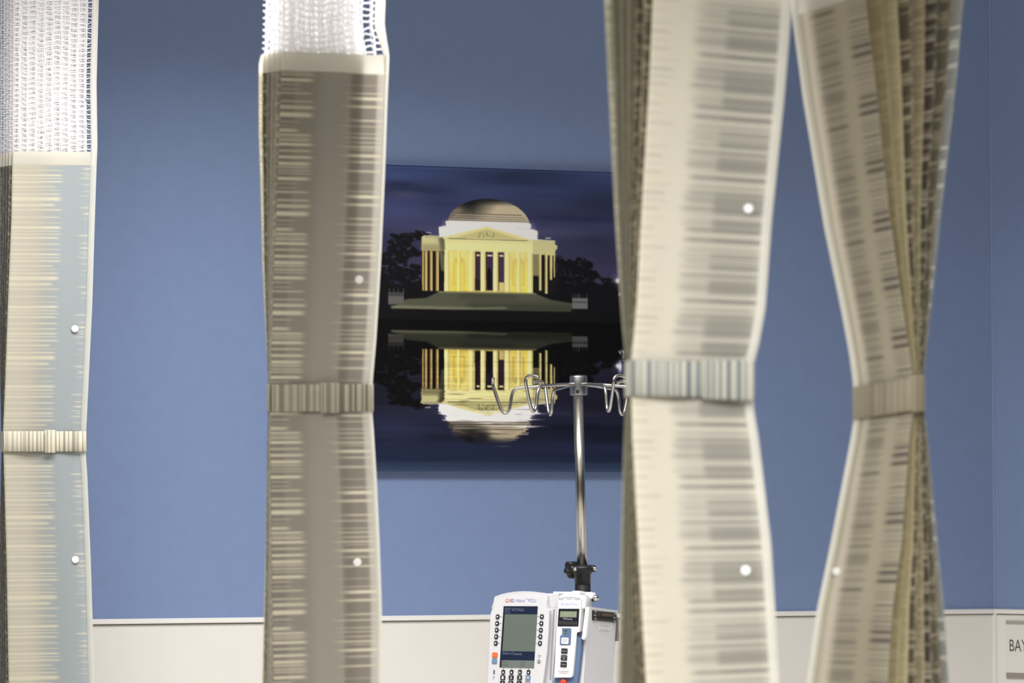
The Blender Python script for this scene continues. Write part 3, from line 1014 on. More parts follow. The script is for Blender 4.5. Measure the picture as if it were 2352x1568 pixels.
def scr_text(s, u, v, cap, wpx, m):
    x, z = loc(*scr_pt(u, v))
    text_obj('screen_text', s, x, z, cap * PV, m, scr_o, y=-0.0011, width=wpx * PH)
scr_text('EDIT SETTINGS', 0.33, 0.055, 6.0, 43, m_scr1)
scr_text('ICU', 0.13, 0.098, 5.0, 11, m_scr1)
scr_text('Select Channel', 0.34, 0.77, 6.0, 44, m_scr1)
scr_text('VOLUME', 0.16, 0.914, 4.2, 13, m_scr2)
scr_text('INFUSED', 0.16, 0.960, 4.2, 15, m_scr2)
scr_text('AUDIO', 0.66, 0.914, 4.2, 11, m_scr2)
scr_text('ADJUST', 0.66, 0.960, 4.2, 13, m_scr2)
# name line with its round mark
lx, lz = loc(1164.8, 1378.6)
lg = prism('maker_mark', disc(lx, lz, 4.3 * PV, 24), -0.0006, 0.0005, m_logo, pcu)
mk = [(lx - 2.6 * PV, lz - 1.4 * PV), (lx - 1.9 * PV, lz + 1.6 * PV), (lx, lz + 2.9 * PV), (lx + 1.9 * PV, lz + 1.6 * PV), (lx + 2.6 * PV, lz - 1.4 * PV), (lx + 1.0 * PV, lz - 2.4 * PV), (lx, lz - 0.4 * PV), (lx - 1.0 * PV, lz - 2.4 * PV)]
prism('mark_figure', mk, -0.0009, -0.0005, mat('logo_pale', (252, 214, 190), 0.5), lg)
for s, x0, x1, cap, yy, bold in (('BD', 1171.2, 1181.8, 7.6, 1378.8, 0.012), ('Alaris', 1185.3, 1205.2, 7.4, 1378.8, 0), ('TM', 1207.0, 1211.8, 3.0, 1375.6, 0), ('PCU', 1214.3, 1230.8, 7.6, 1378.8, 0)):
    x, z = loc((x0 + x1) / 2, yy)
    text_obj('lettering', s, x, z, cap * PV, m_brand, pcu, y=-0.0002, width=(x1 - x0) * PH, bold=bold)


def arrow(cx, cz, s, dirn):
    if dirn == 'r':
        return [(cx - s * .7, cz + s), (cx - s * .7, cz - s), (cx + s, cz)]
    if dirn == 'l':
        return [(cx + s * .7, cz + s), (cx + s * .7, cz - s), (cx - s, cz)]
    return [(cx - s * .9, cz - s * .8), (cx + s * .9, cz - s * .8), (cx, cz + s)]


def cr(zx, zy):
    return 1110 + zx / 6.875, 1340 + zy / 6.875


def soft_key(px, py, w, h, dirn, lead):
    x, z = loc(px, py)
    k = prism('soft_key', rrect(x, z, w * PH, h * PV, 3.2 * PV), -0.0016, 0.0006, m_key, pcu, 0.0005)
    a = arrow(x, z - (0.5 * PV if dirn == 'u' else 0), 2.4 * PV, dirn)
    prism('arrow', a, -0.0019, -0.0014, m_keyw, k)
    (xa, za), (xb, zb) = loc(*lead[0]), loc(*lead[1])
    t = 0.45 * PV
    if dirn == 'u':
        pts = [(xa - t, za), (xa + t, za), (xb + t, zb), (xb - t, zb)]
    else:
        pts = [(xa, za - t), (xb, zb - t), (xb, zb + t), (xa, za + t)]
    prism('lead_line', pts, -0.0004, 0.0003, m_dim, k)


for zx, zy in ((230, 522), (222, 628), (215, 732), (207, 836), (200, 940)):
    px, py = cr(zx, zy)
    soft_key(px, py, 8.4, 10.6, 'r', ((px + 4.4, py), (px + 10.6, py)))
for zx, zy in ((928, 520), (920, 627), (912, 733), (905, 836), (898, 940)):
    px, py = cr(zx, zy)
    soft_key(px, py, 8.4, 10.6, 'l', ((px - 4.4, py), (px - 10.4, py)))
for zx, zy in ((318, 1395), (450, 1395), (583, 1395), (717, 1397)):
    px, py = cr(zx, zy)
    soft_key(px, py, 8.2, 10.8, 'u', ((px, py - 4.8), (px + 0.5, py - 10)))


def flat_key(name, px, py, w, h, m, word=None, cap=3, wpx=8, tm=None, rad=1.6):
    x, z = loc(px, py)
    k = prism(name, rrect(x, z, w * PH, h * PV, rad * PV), -0.0016, 0.0006, m, pcu, 0.0004)
    if word:
        text_obj('key_print', word, x, z, cap * PV, tm or m_keyw, k, y=-0.0018, width=wpx * PH)
    return k


px, py = cr(187, 1127)
flat_key('silence_key', px, py, 12.2, 11.6, m_orange, 'SILENCE', 2.4, 8.5, mat('key_pale_orange', (250, 170, 130), 0.5), 2.2)
px, py = cr(180, 1222)
flat_key('options_key', px, py, 11.6, 10.8, m_bluekey, 'OPTIONS', 2.4, 8.5, mat('key_pale_blue', (160, 180, 206), 0.5), 2.0)
for zy, words in ((1482, ('1', '2', '3', None)), (1572, ('4', '5', '6', None)), (1662, ('7', '8', '9', None)), (1752, ('.', '0', 'C', None))):
    for i, wd in enumerate(words):
        px, py = cr((312, 444, 577, 710)[i] - (zy - 1482) * 0.07, zy)
        if wd:
            flat_key('number_key', px, py, 11.0, 10.4, m_key, wd, 6.2, 4.2 if wd != '.' else 1.2)
        else:
            k = flat_key('arrow_key', px, py, 11.0, 10.2, m_bluekey)
            x, z = loc(px, py)
            s = 3.2 * PV
            up = 1 if zy < 1600 else -1
            if zy > 1500:
                up = -1
            pts = [(x - s, z - up * s * .5), (x, z + up * s * .6), (x + s, z - up * s * .5), (x + s * .8, z - up * s * .9), (x, z + up * s * 0.1), (x - s * .8, z - up * s * .9)]
            prism('chevron', pts if up > 0 else pts[::-1], -0.0019, -0.0014, m_keyw, k)
x, z = loc(*cr(172, 1395))
prism('charge_light', rrect(x, z, 2.4 * PH, 9.5 * PV, 1.0 * PV), -0.0006, 0.0004, m_key, pcu)
x, z = loc(*cr(167, 1482))
text_obj('help_mark', '?', x, z, 6.5 * PV, m_dim, pcu, y=-0.0003, width=4.2 * PH)
x, z = loc(*cr(165, 1560))
text_obj('small_print', '- -', x, z, 6.0 * PV, m_dim, pcu, y=-0.0003, width=5 * PH)
x, z = loc(*cr(880, 1228))
ring = prism('power_key', disc(x, z, 5.3 * PV, 28), -0.0004, 0.0004, m_dim, pcu)
for nm, rr_, mm, yy in (('key_rim', 4.75, m_face, -0.0007), ('key_mark', 3.6, m_key, -0.0010), ('key_centre', 1.7, m_face, -0.0013)):
    prism(nm, [(x + a * (0.8 if nm != 'key_rim' else 1), z + b * 1.0) for a, b in [(rr_ * PV * math.cos(t), rr_ * PV * math.sin(t)) for t in [2 * math.pi * i / 24 for i in range(24)]]], yy, yy + 0.0005, mm, ring)
x, z = loc(*cr(888, 1138))
text_obj('small_print', 'SYSTEM', x, z, 2.6 * PV, m_dim, pcu, y=-0.0003, width=8 * PH)
x, z = loc(*cr(885, 1162))
text_obj('small_print', 'ON', x, z, 2.4 * PV, m_dim, pcu, y=-0.0003, width=3.4 * PH)

# side rail between the controller and the module, and the bridge above it
yb = 0.012
prism('connector_bridge', [loc(x, y, yb) for x, y in ((1252, 1362.5), (1283, 1361.5), (1283, 1397), (1252, 1397))], yb, 0.07, m_shell, pcu, 0.002)
prism('connector_rail', [loc(x, y, yb) for x, y in ((1257, 1396), (1282.5, 1396), (1261.5, 1650), (1240, 1650))], yb, 0.10, m_shell, pcu, 0.002)
prism('rail_groove', [loc(x, y, yb) for x, y in ((1270.5, 1398), (1274.5, 1398), (1266.0, 1560), (1262.5, 1560))], yb - 0.0006, yb + 0.001, mat('grey_groove', (152, 152, 160), 0.5), pcu)
# pole clamp behind: bracket arm with a bright screw
prism('pole_clamp', [loc(x, y, 0.05) for x, y in ((1270, 1358.0), (1359, 1359), (1364, 1369), (1350, 1381), (1270, 1384))], 0.05, 0.066, m_lav, pcu, 0.002)
x, z = loc(1368.0, 1372.5, 0.05)
bm = bmesh.new()
lathe_bm(bm, [(0.0052, -0.006), (0.0056, 0.0), (0.0044, 0.0034), (0.002, 0.005), (0.0004, 0.0053)], 18, Matrix.Translation((x, 0.05, z)) @ Matrix.Rotation(math.pi / 2, 4, 'X'))
bm_obj('clamp_screw', bm, m_chrome, pcu, True)
prism('clamp_jaw', [loc(x, y, 0.06) for x, y in ((1347, 1381), (1361, 1375), (1366, 1376.5), (1364, 1380), (1349, 1383.5))], 0.055, 0.075, m_black, pcu, 0.001)

# ---- the module
def c4(zx, zy):
    return 1260 + zx / 6.876, 1340 + zy / 6.876


yb = 0.016
body = [(1283, 1396), (1342, 1391.5), (1351.8, 1392.6), (1339.8, 1570), (1334, 1650), (1262, 1650)]
prism('body', [loc(x, y, yb) for x, y in body], yb, 0.162, mat('pump_side', (226, 226, 231), 0.5, noise=0.012, nscale=120), mod, 0.0022, 3)
# upper housing that carries the door: rounded crown
crown = [(1281.8, 1400), (1281.8, 1376), (1283.2, 1371), (1288, 1366.5), (1297, 1362.8), (1307, 1361), (1317, 1361), (1328, 1363.2), (1338, 1367), (1343, 1373), (1345, 1380), (1344.8, 1396), (1335, 1400)]
prism('crown', [loc(x, y, 0.004) for x, y in crown], 0.002, 0.034, m_white, mod, 0.004, 4, True)
prism('alarm_lamp', [loc(x, y, 0.012) for x, y in ((1311.5, 1363), (1312.5, 1358), (1315, 1356.2), (1328.5, 1356.2), (1331, 1358), (1332.5, 1363))], 0.012, 0.04, m_white, mod, 0.0015)
door = [(1280.8, 1400), (1281.9, 1377), (1283.5, 1374.3), (1291, 1372.2), (1302, 1371), (1314, 1371), (1326, 1372.8), (1333.2, 1374.6), (1334.8, 1377), (1333.6, 1410), (1331, 1449), (1330, 1451), (1324.4, 1451.5), (1323.2, 1456), (1319.5, 1505), (1315.6, 1548), (1314, 1553), (1310.5, 1555.6), (1273.5, 1556), (1275.5, 1500)]
prism('door', [loc(x, y, -0.004) for x, y in door], -0.004, 0.012, m_door, mod, 0.0012)
prism('crown_line', [loc(x, y, -0.004) for x, y in ((1283.5, 1374.0), (1292, 1372.0), (1302, 1371.0), (1314, 1371), (1326, 1372.6), (1333.5, 1374.4), (1333.5, 1375), (1326, 1373.3), (1314, 1371.8), (1302, 1371.8), (1292, 1372.8), (1283.5, 1374.8))], -0.0045, -0.0035, m_dim, mod)
blue = [(1323.4, 1452), (1330, 1451.2), (1334.6, 1457), (1334.6, 1475), (1333, 1500), (1329.5, 1535), (1325.6, 1566), (1321, 1615), (1268.5, 1615), (1272.5, 1556), (1310, 1556), (1315, 1552), (1318, 1520)]
prism('blue_door_frame', [loc(x, y, 0.002) for x, y in blue], 0.002, 0.015, m_slate, mod, 0.001)
lever = [(1342.5, 1397), (1344, 1393.8), (1351.5, 1394.5), (1351.2, 1400), (1344.3, 1462), (1342, 1468), (1336.5, 1469), (1334.0, 1466), (1334.8, 1461.5), (1337.4, 1459)]
lv = prism('latch_lever', [loc(x, y, 0.000) for x, y in lever], 0.003, 0.012, m_white, mod, 0.0015)
x, z = loc(1339.2, 1464.2, -0.002)
bm = bmesh.new()
bmesh.ops.create_uvsphere(bm, u_segments=16, v_segments=10, radius=0.0042, matrix=Matrix.Translation((x, 0.0005, z)))
bm_obj('lever_tip', bm, m_white, lv, True)
x, z = loc(1331, 1456, 0.0)
prism('latch_recess', [loc(a, b, -0.001) for a, b in ((1324.6, 1451.5), (1334.6, 1450.5), (1335.4, 1461), (1325.2, 1457.5))], 0.0, 0.004, mat('dark_navy_plastic', (62, 66, 92), 0.5), mod)
m_disp = mat('display_black', (34, 35, 46), 0.25)
dd = [(1283.6, 1397.4), (1330.8, 1397.6), (1328.6, 1437.9), (1280.9, 1437.7)]
D = -0.004
dp = prism('display', [loc(x, y, D) for x, y in dd], D - 0.0008, D + 0.001, m_disp, mod, 0.0003)
prism('lcd_panel', [loc(x, y, D) for x, y in ((1287.4, 1403.2), (1325.6, 1403.6), (1324.6, 1417.6), (1286.5, 1417.2))], D - 0.0012, D - 0.0006, mat('lcd_olive', (128, 136, 116), 0.35), dp)


def mtext(nm, s, px, py, cap, wpx, m, parent=mod, dy=0.0002, bold=0.0):
    x, z = loc(px, py, D)
    return text_obj(nm, s, x, z, cap * PV, m, parent, y=D - dy, width=wpx * PH, bold=bold)


mtext('lcd_digits', '1888.8', 1306.5, 1410.6, 10.5, 34, mat('lcd_segments', (150, 160, 140), 0.4), dp, 0.0014)
mtext('display_print', 'RATE (mL/h)', 1304.5, 1421, 3.4, 20, mat('grey_print', (190, 190, 190), 0.5), dp, 0.0011)
mtext('lcd_message', '8888888888', 1305, 1430.4, 7.8, 43, mat('lcd_segments_dark', (74, 74, 72), 0.4), dp, 0.0011)
mtext('small_print', 'ALARM', 1290.5, 1376.4, 2.6, 10.5, m_dim)
mtext('small_print', 'INFUSE', 1307.2, 1375.2, 2.6, 11, m_dim)
mtext('small_print', 'STANDBY', 1324.2, 1376.2, 2.6, 13.5, m_dim)
mtext('lettering', 'BD Alaris', 1299.2, 1387, 4.4, 19, mat('brand_pale', (160, 160, 205), 0.5))
mtext('lettering', 'TM', 1310.6, 1385.2, 1.8, 2.6, MATS['brand_pale'])
mtext('lettering', 'Pump', 1319.3, 1387, 4.4, 13, MATS['brand_pale'])


def mpanel(name, pts, m, y0=-0.0006, parent=mod, bev=0.0):
    return prism(name, [loc(x, y, D) for x, y in pts], D + y0, D + 0.0006, m, parent, bev)


cp_ = mpanel('channel_panel', [c4(*p) for p in ((215, 702), (345, 702), (360, 715), (357, 800), (350, 955), (338, 970), (190, 970), (180, 960), (184, 830), (190, 818), (212, 812), (216, 800))], m_slate)
mpanel('channel_window', [c4(*p) for p in ((240, 722), (312, 722), (306, 790), (236, 790))], mat('lcd_teal', (104, 126, 122), 0.35), -0.0010, cp_)
mpanel('channel_figure', [c4(*p) for p in ((244, 728), (302, 728), (300, 746), (284, 746), (280, 782), (264, 782), (267, 746), (243, 744))], mat('lcd_dark_figure', (66, 80, 74), 0.4), -0.0014, cp_)
x, z = loc(*c4(262, 903), D)
ck = prism('channel_select_key', rrect(x, z, 16 * PH, 14.2 * PV, 2 * PV), D - 0.0016, D, m_white, mod, 0.0004)
mtext('key_print', 'CHANNEL', 1298.2, 1469.2, 2.8, 11.5, m_dim, ck, 0.0018)
mtext('key_print', 'SELECT', 1298.0, 1473.6, 2.8, 10, m_dim, ck, 0.0018)
for (zx, zy, wd) in ((252, 1062, ('Pause',)), (246, 1168, ('Channel', 'Off')), (240, 1274, ('Restart',))):
    px, py = c4(zx, zy)
    x, z = loc(px, py, D)
    k = prism('command_key', rrect(x, z, 14.0 * PH, 11.4 * PV, 1.4 * PV), D - 0.0016, D, m_key, mod, 0.0004)
    for i, s in enumerate(wd):
        mtext('key_print', s, px, py + (0 if len(wd) == 1 else (-2.2 + 4.6 * i)), 3.2, 11 if s != 'Off' else 5, mat('key_grey_print', (170, 170, 178), 0.5), k, 0.0018)
mtext('small_print', 'Use dedicated', 1294.2, 1541.0, 2.6, 24, m_dim)
mtext('small_print', 'tubing set', 1293.6, 1545.0, 2.6, 18, m_dim)
x, z = loc(*c4(238, 1562), 0.0)
prism('stop_button', disc(x, z, 7.4 * PV, 28), -0.004, 0.004, mat('red_button', (222, 66, 50), 0.4), mod, 0.0015, 3, True)

# right-hand side of the module: a connector recess, an outlined mark and a back latch
x_side = loc(1351.8, 1395.8, yb)[0]


def side(px, py):
    """local (y, z) on the module's right-hand plane"""
    d = ray(px, py)
    o = Vector((0, 0, EYE))
    pl = PP + r2 * x_side
    k = (pl - o).dot(r2) / d.dot(r2)
    p = o + d * k - PP
    return (p.dot(b_), p.dot(w2))


def side_prism(name, pts, x0, x1, m, parent=mod, bevel=0):
    bm = bmesh.new()
    f = [bm.verts.new((x1, *side(*p))) for p in pts]
    b = [bm.verts.new((x0, *side(*p))) for p in pts]
    n = len(pts)
    ff = bm.faces.new(f)
    bm.faces.new(b[::-1])
    for i in range(n):
        bm.faces.new((f[i], b[i], b[(i + 1) % n], f[(i + 1) % n]))
    if bevel:
        bmesh.ops.bevel(bm, geom=list(ff.edges), offset=bevel, segments=2, affect='EDGES', clamp_overlap=True)
    return bm_obj(name, bm, m, parent)


X = x_side
con = side_prism('side_connector', [c4(688, 420), c4(1060, 460), c4(1056, 613), c4(690, 575)], X - 0.001, X + 0.0022, mat('connector_black', (20, 18, 17), 0.4), mod, 0.0006)
side_prism('contact_strip', [c4(820, 468), c4(1000, 488), c4(994, 515), c4(818, 498)], X + 0.0022, X + 0.0032, mat('dull_brass', (112, 92, 56), 0.35, 0.8), con)
side_prism('socket_well', [c4(752, 510), c4(1000, 534), c4(1000, 572), c4(752, 545)], X + 0.0022, X + 0.0026, m_hole, con)
for zx, zy in ((722, 438), (708, 495), (716, 553), (1032, 476), (1016, 535), (1024, 590)):
    x0, y0 = c4(zx, zy)
    side_prism('contact_pin', [(x0 - 1.6, y0 - 1.6), (x0 + 1.6, y0 - 1.4), (x0 + 1.6, y0 + 1.8), (x0 - 1.6, y0 + 1.6)], X + 0.0022, X + 0.0040, mat('grey_pin', (150, 148, 140), 0.35), con)
m_emb = mat('embossed_line', (226, 226, 228), 0.5)
for a, b in (((815, 655), (960, 668)), ((808, 722), (952, 736))):
    (xa, ya), (xb, yb2) = c4(*a), c4(*b)
    side_prism('embossed_mark', [(xa, ya), (xb, yb2), (xb, yb2 + 1.0), (xa, ya + 1.0)], X - 0.0005, X + 0.0005, m_emb)
for a, b in (((815, 655), (806, 724)), ((960, 668), (950, 738)), ((862, 675), (854, 710)), ((905, 678), (897, 714))):
    (xa, ya), (xb, yb2) = c4(*a), c4(*b)
    side_prism('embossed_mark', [(xa - .5, ya), (xa + .6, ya), (xb + .6, yb2), (xb - .5, yb2)], X - 0.0005, X + 0.0005, m_emb)
prism('back_plate', [loc(x, y, 0.155) for x, y in ((1400, 1412), (1417.5, 1417), (1419, 1472), (1400, 1470))], 0.158, 0.163, mat('dark_grey_plastic', (84, 84, 88), 0.5), mod)


# ------------------------------------------------------------------ curtains
PERIOD = 0.149
NT = 180                          # columns of a tie band


def bars(table, scale, soft=0.35):
    """weight in 0..1 of the bar lying over each height, and which bar: table rows (centre, width, weight, ...)"""
    tb = np.array([[r[0] / scale * PERIOD, r[1] / scale * PERIOD, r[2]] for r in table])

    def f(v):
        vv = np.mod(v, PERIOD)
        d = np.abs(vv[:, None] - tb[None, :, 0])
        d = np.minimum(d, PERIOD - d)
        e = np.maximum(tb[None, :, 1] * soft, 0.0006)
        a = np.clip((tb[None, :, 1] / 2 + e / 2 - d) / e, 0, 1) * tb[None, :, 2]
        k = np.argmax(a, axis=1)
        return a[np.arange(len(v)), k], k
    return f


def sstep(x, a, b):
    t = np.clip((x - a) / (b - a), 0, 1)
    return t * t * (3 - 2 * t)


# the bars of one pattern repeat, read top to bottom
LEFT2 = [(0, 28, .8), (65, 36, 1), (125, 14, .45), (160, 10, .3), (200, 28, .8), (240, 16, .9), (265, 12, .6), (285, 12, .8), (320, 22, 1), (375, 16, .7), (430, 22, .9), (485, 26, .9), (515, 14, .7), (545, 12, .7), (570, 10, .7), (615, 24, 1), (655, 12, .5), (695, 10, .5), (730, 14, .7), (800, 12, .7)]
SHORT2 = {2, 3, 4, 16, 17}
RIGHT2 = [(0, 26, 1), (70, 20, .8), (190, 14, .7), (240, 10, .6), (305, 10, .5), (340, 10, .6), (380, 10, .6), (420, 14, .7), (445, 8, .5), (495, 22, .95), (550, 14, .6), (630, 16, .7), (735, 8, .35), (805, 12, .5)]
LEFT1 = [(5, 12, .8), (45, 30, 1), (95, 20, .9), (135, 12, .7), (195, 10, .7), (240, 8, .5), (280, 20, 1), (310, 10, .8), (335, 8, .8), (365, 14, .9), (415, 14, .7), (460, 10, .7), (500, 14, .9), (525, 8, .8), (555, 14, .9), (595, 12, .8), (625, 8, .5)]
RIGHT1 = [(20, 6, .5), (115, 12, .7), (165, 16, .9), (205, 8, .4), (345, 12, .8), (405, 10, .7), (445, 14, .9), (480, 8, .6), (500, 14, .5), (525, 12, .6), (575, 8, .6), (630, 8, .5)]
FULL3 = [(90, 34, .9), (130, 16, .45), (190, 26, .45), (228, 40, .6), (360, 42, 1), (455, 28, .6), (520, 40, .85), (574, 36, .6), (605, 50, .6), (690, 40, .7), (755, 18, .3), (815, 16, .3), (850, 18, .3), (910, 42, 1), (1015, 46, .95), (1115, 25, .55), (1160, 14, .3), (1195, 16, .35), (1235, 26, .65), (10, 18, .35)]
HALF3 = [(0, 76, .7), (215, 150, .72), (575, 60, .5), (675, 132, .72), (835, 92, .75), (1180, 54, .6)]
THIN3 = [(60, 18, .5), (155, 28, .7), (240, 16, .5), (330, 28, .6), (455, 16, .4), (545, 32, .7), (620, 20, .6), (705, 28, .6), (810, 16, .4), (910, 24, .6), (1005, 20, .5), (1110, 24, .6), (1220, 18, .5)]
A4 = [(0, 30, .7), (65, 14, .5), (125, 60, .7), (190, 20, .6), (265, 22, .7), (340, 34, .75), (465, 100, .6), (530, 20, .7), (605, 22, .6), (695, 34, .5), (800, 42, .95), (890, 16, .6), (955, 20, .6), (1065, 18, .5), (1130, 34, .6), (1190, 18, .5)]
B4 = [(45, 16, .45), (145, 18, .55), (250, 20, .5), (310, 18, .5), (405, 20, .55), (570, 16, .4), (722, 18, .55), (760, 18, .5), (920, 20, .55), (1195, 18, .5), (0, 40, 1), (90, 22, .75), (200, 22, .65), (360, 16, .5), (450, 40, .8), (525, 45, 1), (615, 42, 1), (680, 16, .35), (800, 18, .55), (865, 26, .8), (980, 22, .65), (1030, 30, .65), (1085, 26, .65), (1140, 42, .95)]


def lay(c, cream, m):
    return c * (1 - m[..., None]) + cream * m[..., None]


def style_1(u, y0):
    """pale cream bars on light grey, a plain grey-blue stretch, and cream dashes by the edge (u runs from the edge inwards)"""
    w = 1 - u
    v = y0(444)
    cream, beige, grey = map(lin, ((236, 230, 210), (206, 201, 188), (183, 192, 196)))
    a, k = bars(LEFT1, 650)(v)
    h = np.random.default_rng(3).random(40)
    end = 0.57 + 0.05 * h[k] - 0.10 * (h[k] > 0.8)
    base = beige + (grey - beige) * sstep(w, 0.25, 0.62)[..., None]
    m = a[:, None] * (1 - sstep(w[None, :], end[:, None] - 0.03, end[:, None] + 0.05))
    m = np.maximum(m, (0.60 * (1 - sstep(w, 0.22, 0.48)))[None, :] * np.ones_like(m) * (0.5 + 0.5 * (a[:, None] > 0)))
    c = lay(base[None], cream, m)
    b, kb = bars(RIGHT1, 650)(v)
    st = 0.79 + 0.10 * h[kb]
    return lay(c, cream, b[:, None] * sstep(w[None, :], st[:, None] - 0.02, st[:, None] + 0.08))


def style_2(u, y0):
    w = 1 - u
    cream, taupe, dark, mid = map(lin, ((234, 228, 204), (180, 174, 163), (150, 143, 134), (166, 160, 149)))
    a, k = bars(LEFT2, 850)(y0(474))
    h = np.random.default_rng(4).random(40)
    end = np.where(np.isin(k, list(SHORT2)), 0.12, 0.26) + 0.03 * h[k]
    base = dark + (mid - dark) * sstep(w, 0.10, 0.16)[..., None]
    base = base + (taupe - base) * sstep(w, 0.28, 0.45)[..., None]
    base = base + (dark - base) * sstep(w, 0.655, 0.685)[..., None]
    base = base + (lin((206, 200, 190)) - base) * sstep(w, 0.90, 0.94)[..., None]
    c = lay(base[None], cream, a[:, None] * (1 - sstep(w[None, :], end[:, None] - 0.02, end[:, None] + 0.06)))
    b, kb = bars(RIGHT2, 850)(y0(449))
    st = 0.54 + 0.10 * h[kb]
    return lay(c, cream, b[:, None] * sstep(w[None, :], st[:, None] - 0.04, st[:, None] + 0.14))


def style_3(u, y0):
    w = 1 - u
    v = y0(326)
    cream, light, dark = map(lin, ((234, 229, 212), (212, 208, 196), (156, 152, 146)))
    h = np.random.default_rng(6).random(40)
    base = np.ones((len(w), 1)) * cream
    base = base + (light - base) * sstep(w, 0.28, 0.45)[..., None] * 0.8
    t, kt = bars(THIN3, 1295)(v)
    en = 0.06 + 0.13 * h[kt]
    c = lay(base[None], dark, t[:, None] * (1 - sstep(w[None, :], en[:, None], en[:, None] + 0.05)) * 0.5)
    q, _ = bars(HALF3, 1295, 0.15)(v)
    c = lay(c, dark, q[:, None] * (0.22 * sstep(w, 0.28, 0.36) + 0.78 * sstep(w, 0.53, 0.58))[None, :])
    a, k = bars(FULL3, 1295)(v)
    st = 0.27 + 0.06 * h[k]
    m = a[:, None] * sstep(w[None, :], st[:, None] - 0.02, st[:, None] + 0.08)
    return lay(c, dark, m * (0.75 + 0.25 * sstep(w, 0.53, 0.60))[None, :])


def style_4(u, y0):
    w = u                                       # hem on the left
    cream, light, dark, grey = map(lin, ((200, 193, 172), (192, 186, 168), (116, 108, 104), (136, 129, 118)))
    h = np.random.default_rng(8).random(40)
    base = np.ones((len(w), 1)) * light
    base = base + (lin((228, 220, 204)) - base) * (sstep(w, 0.10, 0.16) * (1 - sstep(w, 0.20, 0.30)))[..., None]  # paler column by the hem: glow through the cloth painted in
    base = base + (cream - base) * sstep(w, 0.46, 0.54)[..., None]
    a, k = bars(A4, 1230)(y0(112))
    m = a[:, None] * sstep(w[None, :], 0.16, 0.34) * (1 - sstep(w[None, :], 0.50 + 0.05 * h[k][:, None], 0.58 + 0.05 * h[k][:, None])) * 0.85
    c = lay(base[None], grey, m)
    b, kb = bars(B4, 1230)(y0(134))
    return lay(c, dark, b[:, None] * sstep(w[None, :], 0.66 + 0.04 * h[kb][:, None], 0.78 + 0.04 * h[kb][:, None]))


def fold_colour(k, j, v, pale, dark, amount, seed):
    """print dashes on one inner pleat, its shade mixed into the two tones"""
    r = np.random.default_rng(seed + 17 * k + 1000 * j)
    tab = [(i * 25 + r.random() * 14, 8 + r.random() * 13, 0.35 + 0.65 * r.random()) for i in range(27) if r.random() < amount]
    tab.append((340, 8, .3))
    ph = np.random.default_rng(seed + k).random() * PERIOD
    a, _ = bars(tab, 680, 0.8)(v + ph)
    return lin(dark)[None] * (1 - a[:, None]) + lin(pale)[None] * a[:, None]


def interp(tab, y):
    t = np.array(tab, dtype=float)
    # monotone smooth interpolation
    return np.interp(y, t[:, 0], t[:, 1])


m_cloth = cloth_mat('printed_curtain_cloth', 0.36, attr='print_colour')
m_hem = cloth_mat('white_hem_cloth', 0.65, rgb=(250, 249, 244), weave=0.04)
m_band = cloth_mat('plain_band_cloth', 0.40, rgb=(232, 228, 218), weave=0.05)
m_net = cloth_mat('white_net_thread', 0.5, rgb=(252, 251, 252), weave=0.0)
m_tie = cloth_mat('striped_tie_cloth', 0.10, attr='print_colour', weave=0.05)
m_snap = mat('white_snap', (246, 246, 244), 0.3)


